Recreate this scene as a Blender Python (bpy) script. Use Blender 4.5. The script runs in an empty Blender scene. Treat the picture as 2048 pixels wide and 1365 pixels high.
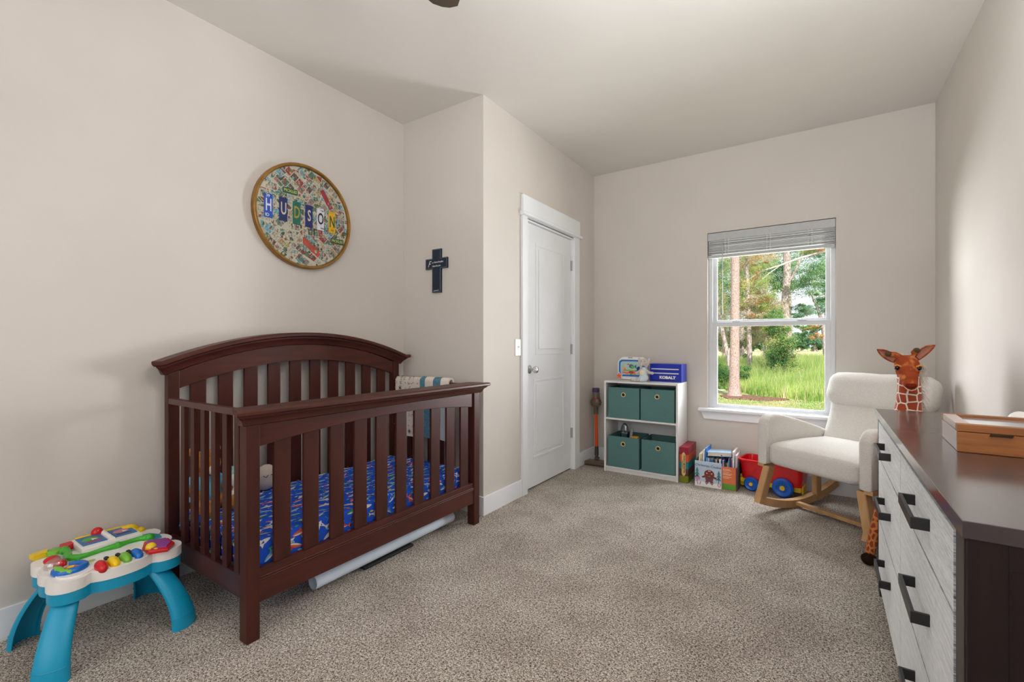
import bpy, bmesh, math, random
from mathutils import Vector, Matrix, Euler, noise
PI = math.pi
D = bpy.data
scene = bpy.context.scene
COL = scene.collection

# ------------------------------------------------------------------ camera
CAM_H = 1.12
cam_d = D.cameras.new('camera')
cam_d.sensor_width = 36.0
cam_d.lens = 917.0 / 2048.0 * 36.0
cam_d.shift_y = (687.0 - 682.5) / 2048.0
cam_d.clip_start = 0.05
cam_d.clip_end = 400
cam = D.objects.new('camera', cam_d)
COL.objects.link(cam)
cam.location = (0, 0, CAM_H)
cam.rotation_euler = (PI/2, 0, math.atan2(614, 917))
scene.camera = cam

# ------------------------------------------------------------------ exposure
vs = scene.view_settings
vs.view_transform = 'Standard'
vs.look = 'None'
vs.gamma = 1.0
vs.use_curve_mapping = False
vs.exposure = -0.02

# ------------------------------------------------------------------ sky
w = D.worlds.new('sky')
scene.world = w
w.use_nodes = True
nt = w.node_tree
nt.nodes.clear()
wo = nt.nodes.new('ShaderNodeOutputWorld')
bg = nt.nodes.new('ShaderNodeBackground')
tc = nt.nodes.new('ShaderNodeTexCoord')
nz = nt.nodes.new('ShaderNodeTexNoise')
nz.inputs['Scale'].default_value = 5.0
nz.inputs['Detail'].default_value = 5.0
cr = nt.nodes.new('ShaderNodeValToRGB')
cr.color_ramp.elements[0].position = 0.40
cr.color_ramp.elements[0].color = (0.62, 0.74, 0.95, 1)
cr.color_ramp.elements[1].position = 0.62
cr.color_ramp.elements[1].color = (0.92, 0.95, 1.0, 1)
nt.links.new(tc.outputs['Generated'], nz.inputs['Vector'])
nt.links.new(nz.outputs['Fac'], cr.inputs['Fac'])
nt.links.new(cr.outputs['Color'], bg.inputs['Color'])
bg.inputs['Strength'].default_value = 1.25
nt.links.new(bg.outputs[0], wo.inputs['Surface'])

# ------------------------------------------------------------------ lights
def aim(o, target):
    d = Vector(target) - o.location
    o.rotation_euler = d.to_track_quat('-Z', 'Y').to_euler()

def area(name, loc, target, sx, sy, power, col=(1, 1, 1), spread=PI):
    l = D.lights.new(name, 'AREA')
    l.shape = 'RECTANGLE'; l.size = sx; l.size_y = sy
    l.energy = power; l.color = col; l.spread = spread
    o = D.objects.new(name, l); COL.objects.link(o)
    o.location = loc; aim(o, target)
    return o

sun = D.lights.new('sun', 'SUN'); sun.energy = 6.5; sun.angle = 0.01; sun.color = (1, .96, .88)
so = D.objects.new('sun', sun); COL.objects.link(so)
so.location = (0, -5, 12); so.rotation_euler = Euler((math.radians(48), 0, math.radians(28)))
# daylight arriving through the window, from open sky at both sides of and above the tree gap
area('daylight_right', (1.30, 6.0, 1.0), (-1.7, 2.2, 1.3), 1.2, 1.6, 45, (.95, .98, 1))
area('daylight_centre_right', (.50, 6.0, 1.15), (-2.56, .9, 1.0), .65, 1.7, 145, (.95, .98, 1))
area('daylight_ground_bounce', (1.30, 6.0, .3), (-1.7, 2.2, 1.8), 1.2, 1.0, 60, (.97, 1, 1))
area('daylight_left', (-2.05, 6.3, 1.7), (-0.1, 2.9, .9), 1.1, 1.8, 210, (.95, .98, 1))
area('daylight_above', (-.3, 5.6, 4.2), (-.4, 3.2, .4), 3.0, 1.6, 330, (.93, .97, 1))
# added fill lamp behind the photographer, standing for no known source
area('rear_fill', (-1.0, -1.35, 1.45), (-1.0, 2.5, 1.35), 2.6, 2.0, 28, (.96, .985, 1))
# photographer's lamps bounced off the ceiling
area('bounce_lamp', (.12, 1.15, 1.95), (.10, 1.3, 2.74), .5, .5, 36, (.94, .975, 1))
area('bounce_lamp_rear', (.1, -.3, 1.6), (.0, .6, 2.74), .6, .6, 12, (.94, .975, 1))

# ------------------------------------------------------------------ materials
MATS = {}
def mat(name, col, rough=.5, spec=.5, metal=0.0, var=0.0, vscale=20.0, bump=0.0, bscale=200.0,
        stretch=None, coat=0.0, sheen=0.0, emit=None, alpha=None, trans=0.0, dark=None, detail=4.0):
    if name in MATS: return MATS[name]
    m = D.materials.new(name); m.use_nodes = True
    n = m.node_tree; b = n.nodes['Principled BSDF']
    b.inputs['Base Color'].default_value = (*col, 1)
    b.inputs['Roughness'].default_value = rough
    b.inputs['Specular IOR Level'].default_value = spec
    b.inputs['Metallic'].default_value = metal
    b.inputs['Coat Weight'].default_value = coat
    b.inputs['Coat Roughness'].default_value = .13
    b.inputs['Coat IOR'].default_value = 1.6
    b.inputs['Sheen Weight'].default_value = sheen
    b.inputs['Transmission Weight'].default_value = trans
    if alpha is not None: b.inputs['Alpha'].default_value = alpha
    if emit:
        b.inputs['Emission Color'].default_value = (*emit[0], 1)
        b.inputs['Emission Strength'].default_value = emit[1]
    t = n.nodes.new('ShaderNodeTexCoord'); mp = n.nodes.new('ShaderNodeMapping')
    n.links.new(t.outputs['Object'], mp.inputs['Vector'])
    if stretch: mp.inputs['Scale'].default_value = stretch
    a = n.nodes.new('ShaderNodeTexNoise'); a.inputs['Scale'].default_value = vscale
    a.inputs['Detail'].default_value = detail
    n.links.new(mp.outputs[0], a.inputs['Vector'])
    r = n.nodes.new('ShaderNodeValToRGB')
    v = max(var, .02)
    d2 = dark if dark else tuple(c*(1-v) for c in col)
    l2 = col if dark else tuple(min(1, c*(1+v)) for c in col)
    r.color_ramp.elements[0].position = .35; r.color_ramp.elements[0].color = (*d2, 1)
    r.color_ramp.elements[1].position = .65; r.color_ramp.elements[1].color = (*l2, 1)
    n.links.new(a.outputs['Fac'], r.inputs['Fac'])
    n.links.new(r.outputs['Color'], b.inputs['Base Color'])
    if bump > 0:
        c = n.nodes.new('ShaderNodeTexNoise'); c.inputs['Scale'].default_value = bscale
        c.inputs['Detail'].default_value = 3.0
        n.links.new(mp.outputs[0], c.inputs['Vector'])
        bp = n.nodes.new('ShaderNodeBump'); bp.inputs['Strength'].default_value = bump
        bp.inputs['Distance'].default_value = .004
        n.links.new(c.outputs['Fac'], bp.inputs['Height'])
        n.links.new(bp.outputs[0], b.inputs['Normal'])
    MATS[name] = m
    return m

def flat(name, col, rough=.45, **k):
    return mat(name, col, rough=rough, **k)

def srgb(r, g, b):
    f = lambda c: (c/255/12.92) if c/255 <= .04045 else ((c/255+.055)/1.055)**2.4
    return (f(r), f(g), f(b))

def carpet_material():
    m = D.materials.new('carpet'); m.use_nodes = True
    n = m.node_tree; b = n.nodes['Principled BSDF']
    b.inputs['Roughness'].default_value = 1.0; b.inputs['Specular IOR Level'].default_value = .05
    t = n.nodes.new('ShaderNodeTexCoord')
    a = n.nodes.new('ShaderNodeTexNoise'); a.inputs['Scale'].default_value = 150; a.inputs['Detail'].default_value = 3
    a.inputs['Roughness'].default_value = .65
    a.inputs['Distortion'].default_value = .6
    big = n.nodes.new('ShaderNodeTexNoise'); big.inputs['Scale'].default_value = 4; big.inputs['Detail'].default_value = 3
    r = n.nodes.new('ShaderNodeValToRGB'); r.color_ramp.interpolation = 'LINEAR'
    e = r.color_ramp.elements
    e[0].position = .405; e[0].color = (*srgb(80, 68, 58), 1)
    e[1].position = .595; e[1].color = (*srgb(253, 248, 240), 1)
    x = e.new(.468); x.color = (*srgb(156, 144, 131), 1)
    x = e.new(.522); x.color = (*srgb(208, 198, 186), 1)
    mx = n.nodes.new('ShaderNodeMix'); mx.data_type = 'RGBA'; mx.blend_type = 'MULTIPLY'
    r2 = n.nodes.new('ShaderNodeValToRGB')
    r2.color_ramp.elements[0].position = .35; r2.color_ramp.elements[0].color = (.80, .78, .77, 1)
    r2.color_ramp.elements[1].position = .65; r2.color_ramp.elements[1].color = (1, 1, 1, 1)
    mx.inputs[0].default_value = 1.0
    n.links.new(t.outputs['Object'], a.inputs['Vector']); n.links.new(t.outputs['Object'], big.inputs['Vector'])
    fine = n.nodes.new('ShaderNodeTexNoise'); fine.inputs['Scale'].default_value = 340; fine.inputs['Detail'].default_value = 2; fine.inputs['Distortion'].default_value = .5
    n.links.new(t.outputs['Object'], fine.inputs['Vector'])
    mad = n.nodes.new('ShaderNodeMath'); mad.operation = 'MULTIPLY_ADD'; mad.inputs[1].default_value = .42
    mul = n.nodes.new('ShaderNodeMath'); mul.operation = 'MULTIPLY'; mul.inputs[1].default_value = .58
    n.links.new(a.outputs['Fac'], mul.inputs[0]); n.links.new(fine.outputs['Fac'], mad.inputs[0]); n.links.new(mul.outputs[0], mad.inputs[2])
    n.links.new(mad.outputs[0], r.inputs['Fac']); n.links.new(big.outputs['Fac'], r2.inputs['Fac'])
    n.links.new(r.outputs['Color'], mx.inputs[6]); n.links.new(r2.outputs['Color'], mx.inputs[7])
    n.links.new(mx.outputs[2], b.inputs['Base Color'])
    bp = n.nodes.new('ShaderNodeBump'); bp.inputs['Strength'].default_value = .9; bp.inputs['Distance'].default_value = .008
    n.links.new(a.outputs['Fac'], bp.inputs['Height']); n.links.new(bp.outputs[0], b.inputs['Normal'])
    return m

def voronoi_patch(name, patch, line, scale, thr=.10, rough=.95, patch2=None, rand=.8):
    """plush fur printed with patches; the cells follow the skin through a UV map in metres"""
    m = D.materials.new(name); m.use_nodes = True
    n = m.node_tree; b = n.nodes['Principled BSDF']
    b.inputs['Roughness'].default_value = rough; b.inputs['Sheen Weight'].default_value = .1
    t = n.nodes.new('ShaderNodeTexCoord'); v = n.nodes.new('ShaderNodeTexVoronoi')
    v.voronoi_dimensions = '2D'
    v.feature = 'DISTANCE_TO_EDGE'; v.inputs['Scale'].default_value = scale
    v.inputs['Randomness'].default_value = rand
    n.links.new(t.outputs['UV'], v.inputs['Vector'])
    r = n.nodes.new('ShaderNodeValToRGB')
    r.color_ramp.elements[0].position = thr*.8; r.color_ramp.elements[0].color = (*line, 1)
    r.color_ramp.elements[1].position = thr*1.2; r.color_ramp.elements[1].color = (*patch, 1)
    if patch2:
        x = r.color_ramp.elements.new(min(.95, thr*3)); x.color = (*patch2, 1)
    n.links.new(v.outputs['Distance'], r.inputs['Fac']); n.links.new(r.outputs['Color'], b.inputs['Base Color'])
    q = n.nodes.new('ShaderNodeTexNoise'); q.inputs['Scale'].default_value = 400
    bp = n.nodes.new('ShaderNodeBump'); bp.inputs['Strength'].default_value = .5; bp.inputs['Distance'].default_value = .003
    n.links.new(t.outputs['Object'], q.inputs['Vector'])
    n.links.new(q.outputs['Fac'], bp.inputs['Height']); n.links.new(bp.outputs[0], b.inputs['Normal'])
    return m

def wrap_uv(o, cx_, cy_, R_):
    """cylindrical UV in metres around a vertical axis"""
    me = o.data; uv = me.uv_layers.new(name='wrap')
    for l in me.loops:
        c = me.vertices[l.vertex_index].co
        uv.data[l.index].uv = (math.atan2(c.x-cx_, -(c.y-cy_))*R_+5.0, c.z+5.0)
    return o

def glass_material(name, tint=(1, 1, 1), gloss=.06):
    m = D.materials.new(name); m.use_nodes = True
    n = m.node_tree; n.nodes.clear()
    o = n.nodes.new('ShaderNodeOutputMaterial'); mx = n.nodes.new('ShaderNodeMixShader')
    t = n.nodes.new('ShaderNodeBsdfTransparent'); g = n.nodes.new('ShaderNodeBsdfGlossy')
    t.inputs['Color'].default_value = (*tint, 1); g.inputs['Roughness'].default_value = .02
    mx.inputs[0].default_value = gloss
    n.links.new(t.outputs[0], mx.inputs[1]); n.links.new(g.outputs[0], mx.inputs[2]); n.links.new(mx.outputs[0], o.inputs[0])
    return m

# ------------------------------------------------------------------ mesh builder
OFF = Vector((0, 0, 0))
class MB:
    def __init__(s): s.bm = bmesh.new(); s.mats = []
    def _mi(s, m):
        if m is None: return 0
        if m not in s.mats: s.mats.append(m)
        return s.mats.index(m)
    def _merge(s, b2, m=None, M=None):
        if M is not None: bmesh.ops.transform(b2, matrix=M, verts=b2.verts)
        i = s._mi(m)
        for f in b2.faces: f.material_index = i
        me = D.meshes.new('tmp'); b2.to_mesh(me); b2.free()
        s.bm.from_mesh(me); D.meshes.remove(me)
        return s
    def box(s, lo, hi, bev=0.0, seg=2, m=None, M=None):
        b = bmesh.new()
        bmesh.ops.create_cube(b, size=1)
        c = [(lo[i]+hi[i])/2 for i in range(3)]; d = [abs(hi[i]-lo[i]) for i in range(3)]
        for v in b.verts: v.co = Vector((v.co[0]*d[0]+c[0], v.co[1]*d[1]+c[1], v.co[2]*d[2]+c[2]))
        if bev > 0:
            bmesh.ops.bevel(b, geom=b.edges[:], offset=min(bev, min(d)*.49), segments=seg, profile=.5, affect='EDGES', clamp_overlap=True)
        return s._merge(b, m, M)
    def prism(s, pts, axis, a, bb, bev=0.0, seg=2, m=None, M=None):
        """pts 2D polygon; axis 0/1/2 extruded from a to bb. axis0: pts=(y,z); axis1: (x,z); axis2: (x,y)"""
        b = bmesh.new()
        def P(p, t):
            return (t, p[0], p[1]) if axis == 0 else ((p[0], t, p[1]) if axis == 1 else (p[0], p[1], t))
        v1 = [b.verts.new(P(p, a)) for p in pts]; v2 = [b.verts.new(P(p, bb)) for p in pts]
        f1 = b.faces.new(v1); f2 = b.faces.new(v2[::-1])
        n = len(pts)
        for i in range(n): b.faces.new((v1[i], v2[i], v2[(i+1) % n], v1[(i+1) % n]))
        bmesh.ops.recalc_face_normals(b, faces=b.faces)
        if bev > 0:
            eds = [e for e in b.edges if (e.verts[0] in v1 and e.verts[1] in v1) or (e.verts[0] in v2 and e.verts[1] in v2)]
            bmesh.ops.bevel(b, geom=eds, offset=bev, segments=seg, profile=.5, affect='EDGES', clamp_overlap=True)
        return s._merge(b, m, M)
    def cyl(s, p, q, r1, r2=None, n=16, m=None, cap=True):
        p = Vector(p); q = Vector(q); r2 = r1 if r2 is None else r2
        b = bmesh.new(); L = (q-p).length
        bmesh.ops.create_cone(b, cap_ends=cap, segments=n, radius1=r1, radius2=r2, depth=L)
        M = Matrix.Translation((p+q)/2) @ (q-p).to_track_quat('Z', 'Y').to_matrix().to_4x4()
        return s._merge(b, m, M)
    def ball(s, c, r, n=12, m=None, M=None):
        b = bmesh.new()
        bmesh.ops.create_uvsphere(b, u_segments=n*2 if n > 6 else 10, v_segments=n, radius=1)
        if not hasattr(r, '__len__'): r = (r, r, r)
        T = Matrix.Translation(c) @ (M if M is not None else Matrix()) @ Matrix.Diagonal((*r, 1))
        return s._merge(b, m, T)
    def tube(s, pts, r, n=10, m=None, rs=None, flatten=None):
        pts = [Vector(p) for p in pts]; b = bmesh.new(); rings = []
        up0 = Vector((0, 0, 1))
        N = len(pts)
        for i, p in enumerate(pts):
            t = (pts[min(i+1, N-1)] - pts[max(i-1, 0)]).normalized()
            u = up0 if abs(t.dot(up0)) < .95 else Vector((1, 0, 0))
            a = t.cross(u).normalized(); c = a.cross(t).normalized()
            rr = rs[i] if rs else r
            fl = flatten if flatten else 1.0
            rings.append([b.verts.new(p + (a*math.cos(k*2*PI/n) + c*math.sin(k*2*PI/n)*fl)*rr) for k in range(n)])
        for i in range(N-1):
            for k in range(n):
                b.faces.new((rings[i][k], rings[i][(k+1) % n], rings[i+1][(k+1) % n], rings[i+1][k]))
        b.faces.new(rings[0][::-1]); b.faces.new(rings[-1])
        bmesh.ops.recalc_face_normals(b, faces=b.faces)
        return s._merge(b, m)
    def lathe(s, prof, c=(0, 0, 0), n=24, m=None, M=None):
        b = bmesh.new(); rings = []
        for (r, z) in prof:
            rings.append([b.verts.new((r*math.cos(k*2*PI/n), r*math.sin(k*2*PI/n), z)) for k in range(n)])
        for i in range(len(prof)-1):
            for k in range(n): b.faces.new((rings[i][k], rings[i][(k+1) % n], rings[i+1][(k+1) % n], rings[i+1][k]))
        if prof[0][0] > 1e-5: b.faces.new(rings[0][::-1])
        if prof[-1][0] > 1e-5: b.faces.new(rings[-1])
        bmesh.ops.remove_doubles(b, verts=b.verts, dist=1e-6)
        bmesh.ops.recalc_face_normals(b, faces=b.faces)
        return s._merge(b, m, Matrix.Translation(c) @ (M if M is not None else Matrix()))
    def torus(s, c, R, r, axis='Z', n=32, k=10, m=None, M=None):
        b = bmesh.new(); rings = []
        for i in range(n):
            a = i*2*PI/n
            rings.append([b.verts.new(((R+r*math.cos(j*2*PI/k))*math.cos(a), (R+r*math.cos(j*2*PI/k))*math.sin(a), r*math.sin(j*2*PI/k))) for j in range(k)])
        for i in range(n):
            for j in range(k): b.faces.new((rings[i][j], rings[(i+1) % n][j], rings[(i+1) % n][(j+1) % k], rings[i][(j+1) % k]))
        Q = {'Z': Matrix(), 'X': Matrix.Rotation(PI/2, 4, 'Y'), 'Y': Matrix.Rotation(PI/2, 4, 'X')}[axis]
        return s._merge(b, m, Matrix.Translation(c) @ (M if M is not None else Matrix()) @ Q)
    def poly(s, pts, m=None):
        i = s._mi(m)
        f = s.bm.faces.new([s.bm.verts.new(p) for p in pts]); f.material_index = i
        return s
    def sweep(s, pts, prof, m=None, closed=True, up=(0, 0, 1)):
        """sweep a 2D profile (a,b) along pts; a along side vector, b along up-ish"""
        pts = [Vector(p) for p in pts]; b = bmesh.new(); rings = []; N = len(pts); up = Vector(up)
        for i, p in enumerate(pts):
            t = (pts[min(i+1, N-1)] - pts[max(i-1, 0)]).normalized()
            a = t.cross(up).normalized(); c = a.cross(t).normalized()
            rings.append([b.verts.new(p + a*q[0] + c*q[1]) for q in prof])
        n = len(prof)
        for i in range(N-1):
            for k in range(n if closed else n-1):
                b.faces.new((rings[i][k], rings[i][(k+1) % n], rings[i+1][(k+1) % n], rings[i+1][k]))
        if closed: b.faces.new(rings[0][::-1]); b.faces.new(rings[-1])
        bmesh.ops.recalc_face_normals(b, faces=b.faces)
        return s._merge(b, m)
    def mesh(s, name, m=None, smooth=True, angle=38):
        me = D.meshes.new(name)
        if m is not None and not s.mats: s.mats = [m]
        if OFF.length > 0: bmesh.ops.translate(s.bm, verts=s.bm.verts, vec=-OFF)
        s.bm.to_mesh(me); s.bm.free()
        for q in s.mats: me.materials.append(q)
        if smooth:
            for p in me.polygons: p.use_smooth = True
            me.set_sharp_from_angle(angle=math.radians(angle))
        return me
    def build(s, name, m=None, parent=None, label=None, smooth=True, angle=38, kind=None):
        o = D.objects.new(name, s.mesh(name, m, smooth, angle)); COL.objects.link(o)
        if smooth and len(o.data.polygons) < 3000:
            wn = o.modifiers.new('weighted', 'WEIGHTED_NORMAL'); wn.keep_sharp = True; wn.weight = 100
        if parent is not None: o.parent = parent
        if label: o['label'] = label
        if kind: o['kind'] = kind
        return o

def fused(mb, name, m, parent, voxel=.006, smooth=6, label=None):
    """weld overlapping primitives into one continuous soft body"""
    global OFF
    keep = OFF; OFF = Vector((0, 0, 0))
    me = mb.mesh(name+'_raw', None, False)
    OFF = keep
    o = D.objects.new(name+'_raw', me); COL.objects.link(o)
    r = o.modifiers.new('r', 'REMESH'); r.mode = 'VOXEL'; r.voxel_size = voxel
    sm = o.modifiers.new('s', 'SMOOTH'); sm.iterations = smooth; sm.factor = .5
    dg = bpy.context.evaluated_depsgraph_get(); dg.update()
    me2 = D.meshes.new_from_object(o.evaluated_get(dg))
    D.objects.remove(o); D.meshes.remove(me)
    me2.name = name
    if OFF.length > 0: me2.transform(Matrix.Translation(-OFF))
    me2.materials.clear(); me2.materials.append(m)
    for p in me2.polygons: p.use_smooth = True; p.material_index = 0
    o2 = D.objects.new(name, me2); COL.objects.link(o2); o2.parent = parent
    if label: o2['label'] = label
    return o2

def thing(name, label, cat, loc=(0, 0, 0), rotz=0, group=None, world=True):
    global OFF
    o = D.objects.new(name, None); COL.objects.link(o)
    o.empty_display_size = .05
    o.location = loc; o.rotation_euler = (0, 0, rotz)
    o['label'] = label; o['category'] = cat
    if group: o['group'] = group
    OFF = Vector(loc) if world else Vector((0, 0, 0))
    return o
def tag(o, label, cat, group=None, kind=None):
    o['label'] = label; o['category'] = cat
    if group: o['group'] = group
    if kind: o['kind'] = kind
    return o
def nooff():
    global OFF
    OFF = Vector((0, 0, 0))
def struct(name, mb, m, parent=None, **k):
    o = mb.build(name, m, parent, **k)
    if parent is None: o['kind'] = 'structure'
    return o
def dup(root, loc, rotz=None, label=None, group=None):
    r = root.copy(); COL.objects.link(r); r.location = loc
    if rotz is not None: r.rotation_euler = (0, 0, rotz)
    if label: r['label'] = label
    if group: r['group'] = group
    for ch in list(root.children):
        c = ch.copy(); COL.objects.link(c); c.parent = r
        for g in list(ch.children):
            d = g.copy(); COL.objects.link(d); d.parent = c
    return r

FONTCACHE = {}
def text(body, size, M, m, name, parent, extrude=.0004, align='CENTER', bold=0.0, shear=0.0, xs=1.0, space=1.0):
    cu = D.curves.new('txt', 'FONT'); cu.body = body; cu.size = size; cu.extrude = extrude
    cu.align_x = align; cu.align_y = 'CENTER'; cu.offset = bold; cu.shear = shear; cu.space_character = space
    cu.resolution_u = 3
    o = D.objects.new('txt', cu); COL.objects.link(o)
    dg = bpy.context.evaluated_depsgraph_get(); dg.update()
    me = D.meshes.new_from_object(o.evaluated_get(dg))
    D.objects.remove(o); D.curves.remove(cu)
    me.transform(Matrix.Diagonal((xs, 1, 1, 1)))
    me.transform(M)
    if OFF.length > 0: me.transform(Matrix.Translation(-OFF))
    me.materials.clear(); me.materials.append(m)
    for p in me.polygons: p.material_index = 0
    r = D.objects.new(name, me); COL.objects.link(r)
    if parent is not None: r.parent = parent
    return r
def face_negy(x, y, z, rot=0.0):   # lettering that faces -Y (towards the camera from the window wall)
    return Matrix.Translation((x, y, z)) @ Matrix.Rotation(PI/2, 4, 'X') @ Matrix.Rotation(rot, 4, 'Z')
def face_posx(x, y, z, rot=0.0):   # lettering on the left wall, facing +X
    return Matrix.Translation((x, y, z)) @ Matrix.Rotation(PI/2, 4, 'Z') @ Matrix.Rotation(PI/2, 4, 'X') @ Matrix.Rotation(rot, 4, 'Z')
def face_up(x, y, z, rot=0.0):
    return Matrix.Translation((x, y, z)) @ Matrix.Rotation(rot, 4, 'Z')

# common materials
wall_m = mat('wall_paint', srgb(211, 204, 197), .75, .3, var=.015, vscale=2, bump=.06, bscale=90)
ceil_m = mat('ceiling_paint', srgb(222, 217, 211), .9, .1, var=.01, vscale=2, bump=.05, bscale=120)
trim_m = mat('trim_paint', srgb(236, 238, 241), .6, .2, var=.01, vscale=4)
vinyl_m = mat('vinyl_white', srgb(214, 216, 219), .35, .4, var=.01)
blind_m = mat('blind_white', srgb(186, 187, 187), .45, .4, var=.03, vscale=30)
carpet_m = carpet_material()
chrome_m = mat('nickel', (.62, .6, .57), .25, .5, 1.0)
steel_m = mat('satin_steel', (.5, .5, .5), .35, .5, 1.0)
cherry_m = mat('cherry_wood', srgb(66, 28, 20), .44, .3, var=.22, vscale=6, stretch=(3, 3, .6), bump=.02, bscale=60, coat=.06)
cherryh_m = mat('cherry_wood_lengthwise', srgb(72, 30, 21), .42, .35, var=.22, vscale=6, stretch=(4, .7, 6), bump=.02, bscale=60, coat=.06)
glass_m = glass_material('window_glass', gloss=.003)
black_m = mat('black_plastic', (.012, .012, .012), .4, .5)
white_m = mat('white_plastic', srgb(244, 240, 236), .3, .5)

# ================================================================== ROOM
XL, XR, YB, YW, YA, XD, H = -2.56, .65, -1.5, 4.145, 2.375, -1.815, 2.74
T = .12
struct('floor', MB().box((XL-T, YB-T, -.15), (XR+T, YW+T, 0)), carpet_m)
struct('ceiling', MB().box((XL-T, YB-T, H), (XR+T, YW+T, H+.15)), ceil_m)
struct('wall_left', MB().box((XL-T, YB-T, 0), (XL, YA+.005, H)), wall_m)
struct('wall_back', MB().box((XL, YB-T, 0), (XR+T, YB, H)), wall_m)
struct('wall_right', MB().box((XR, YB, 0), (XR+T, YW+T, H)), wall_m)
struct('wall_alcove', MB().box((XL-T, YA, 0), (XD-.13, YA+T, H)), wall_m)
# wall with the door: opening y 2.895..3.69, z 0..2.05
mb = MB()
mb.box((XD-.13, YA, 0), (XD, 2.895, H)); mb.box((XD-.13, 3.69, 0), (XD, YW+T, H)); mb.box((XD-.13, 2.895, 2.052), (XD, 3.69, H))
struct('wall_door', mb, wall_m)
# wall with the window: opening x -.784...104, z .555..2.05
WX0, WX1, WZ0, WZ1 = -.784, .104, .555, 2.05
mb = MB()
mb.box((XD, YW, 0), (WX0, YW+.14, H)); mb.box((WX1, YW, 0), (XR, YW+.14, H))
mb.box((WX0, YW, 0), (WX1, YW+.14, WZ0)); mb.box((WX0, YW, WZ1), (WX1, YW+.14, H))
struct('wall_window', mb, wall_m)

BH = .122
def board(name, lo, hi):
    mb = MB(); mb.box(lo, (hi[0], hi[1], BH-.014), .002); 
    return mb
def baseboard(name, lo, hi, ax):
    # flat board with a thin stepped top edge
    mb = MB(); mb.box((lo[0], lo[1], 0), (hi[0], hi[1], BH), .003, 2)
    struct(name, mb, trim_m)
bt = .014
baseboard('baseboard_left', (XL, YB, 0), (XL+bt, YA, 0), 0)
baseboard('baseboard_alcove', (XL+bt, YA-bt, 0), (XD, YA, 0), 1)
baseboard('baseboard_door_left', (XD, YA-bt, 0), (XD+bt, 2.825, 0), 0)
baseboard('baseboard_door_right', (XD, 3.775, 0), (XD+bt, YW, 0), 0)
baseboard('baseboard_window', (XD+bt, YW-bt, 0), (XR, YW, 0), 1)
baseboard('baseboard_right', (XR-bt, YB, 0), (XR, YW-bt, 0), 0)
baseboard('baseboard_back', (XL+bt, YB, 0), (XR-bt, YB+bt, 0), 1)

# door
door = MB()
dx = XD-.018
door.box((dx-.035, 2.906, .012), (dx, 3.679, 2.036), .002)
door = struct('door_1', door, trim_m)
def door_panel(y0, y1, z0, z1, name='door_panel'):
    mb = MB()
    # raised moulding ring and raised field
    for a in (0, .018):
        pass
    w_ = .022
    ring = [((y0, z0), (y1, z0+w_)), ((y0, z1-w_), (y1, z1)), ((y0, z0+w_), (y0+w_, z1-w_)), ((y1-w_, z0+w_), (y1, z1-w_))]
    for (a, b) in ring: mb.box((dx-.001, a[0], a[1]), (dx+.005, b[0], b[1]), .0022, 2)
    mb.box((dx-.001, y0+.045, z0+.045), (dx+.007, y1-.045, z1-.045), .006, 2)
    struct(name, mb, trim_m, door)
door_panel(3.065, 3.555, 1.03, 1.90)
door_panel(3.03, 3.545, .225, .845)
for z in (1.808, 1.067, .325):
    hb = MB(); hb.cyl((dx+.012, 3.684, z-.045), (dx+.012, 3.684, z+.045), .006, m=steel_m); hb.box((dx+.001, 3.668, z-.044), (dx+.004, 3.682, z+.044), 0, m=steel_m)
    hb.build('hinge', None, door)
mb = MB(); mb.lathe([(0, 0), (.032, 0), (.032, .004), (.026, .008), (.011, .012), (.011, .034), (.024, .042), (.028, .055), (.024, .068), (.010, .073), (0, .073)], c=(dx, 2.975, .92), m=chrome_m, M=Matrix.Rotation(PI/2, 4, 'Y'))
mb.build('door_knob', None, door)
# jamb + casing
mb = MB()
mb.box((XD-.13, 2.885, 0), (XD, 2.903, 2.055)); mb.box((XD-.13, 3.682, 0), (XD, 3.70, 2.055)); mb.box((XD-.13, 2.885, 2.039), (XD, 3.70, 2.057))
mb.box((XD-.075, 2.903, 0), (XD-.058, 2.918, 2.04)); mb.box((XD-.075, 3.667, 0), (XD-.058, 3.682, 2.04)); mb.box((XD-.075, 2.9, 2.025), (XD-.058, 3.69, 2.04))
struct('trim_1', mb, trim_m)
cas = MB(); cas.box((XD-.001, 2.828, 0), (XD+.018, 2.897, 2.062), .002)
cas.box((XD-.001, 3.688, 0), (XD+.018, 3.785, 2.062), .002)
struct('trim_2', cas, trim_m)
cas = MB(); cas.box((XD-.001, 2.832, 2.09), (XD+.02, 3.79, 2.215), .002)
cas.prism([(XD, 2.06), (XD+.026, 2.06), (XD+.036, 2.068), (XD+.036, 2.082), (XD+.028, 2.09), (XD, 2.09)], 1, 2.815, 3.812, .001)
struct('trim_3', cas, trim_m)
# outside blocker behind door so no light leaks
struct('wall_light_blocker', MB().box((XD-.20, 2.7, 0), (XD-.16, 3.9, H)), wall_m)

# switch
sw = thing('light_switch', 'white single toggle light switch on the wall left of the door', 'light switch', (XD, 2.786, 1.09))
MB().box((XD, 2.748, 1.03), (XD+.006, 2.822, 1.15), .002, 2).build('plate', white_m, sw)
mb = MB(); mb.box((XD+.005, 2.778, 1.076), (XD+.008, 2.792, 1.104), .001); mb.box((XD+.006, 2.781, 1.088), (XD+.018, 2.789, 1.10), .002)
mb.build('toggle', white_m, sw)

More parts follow.
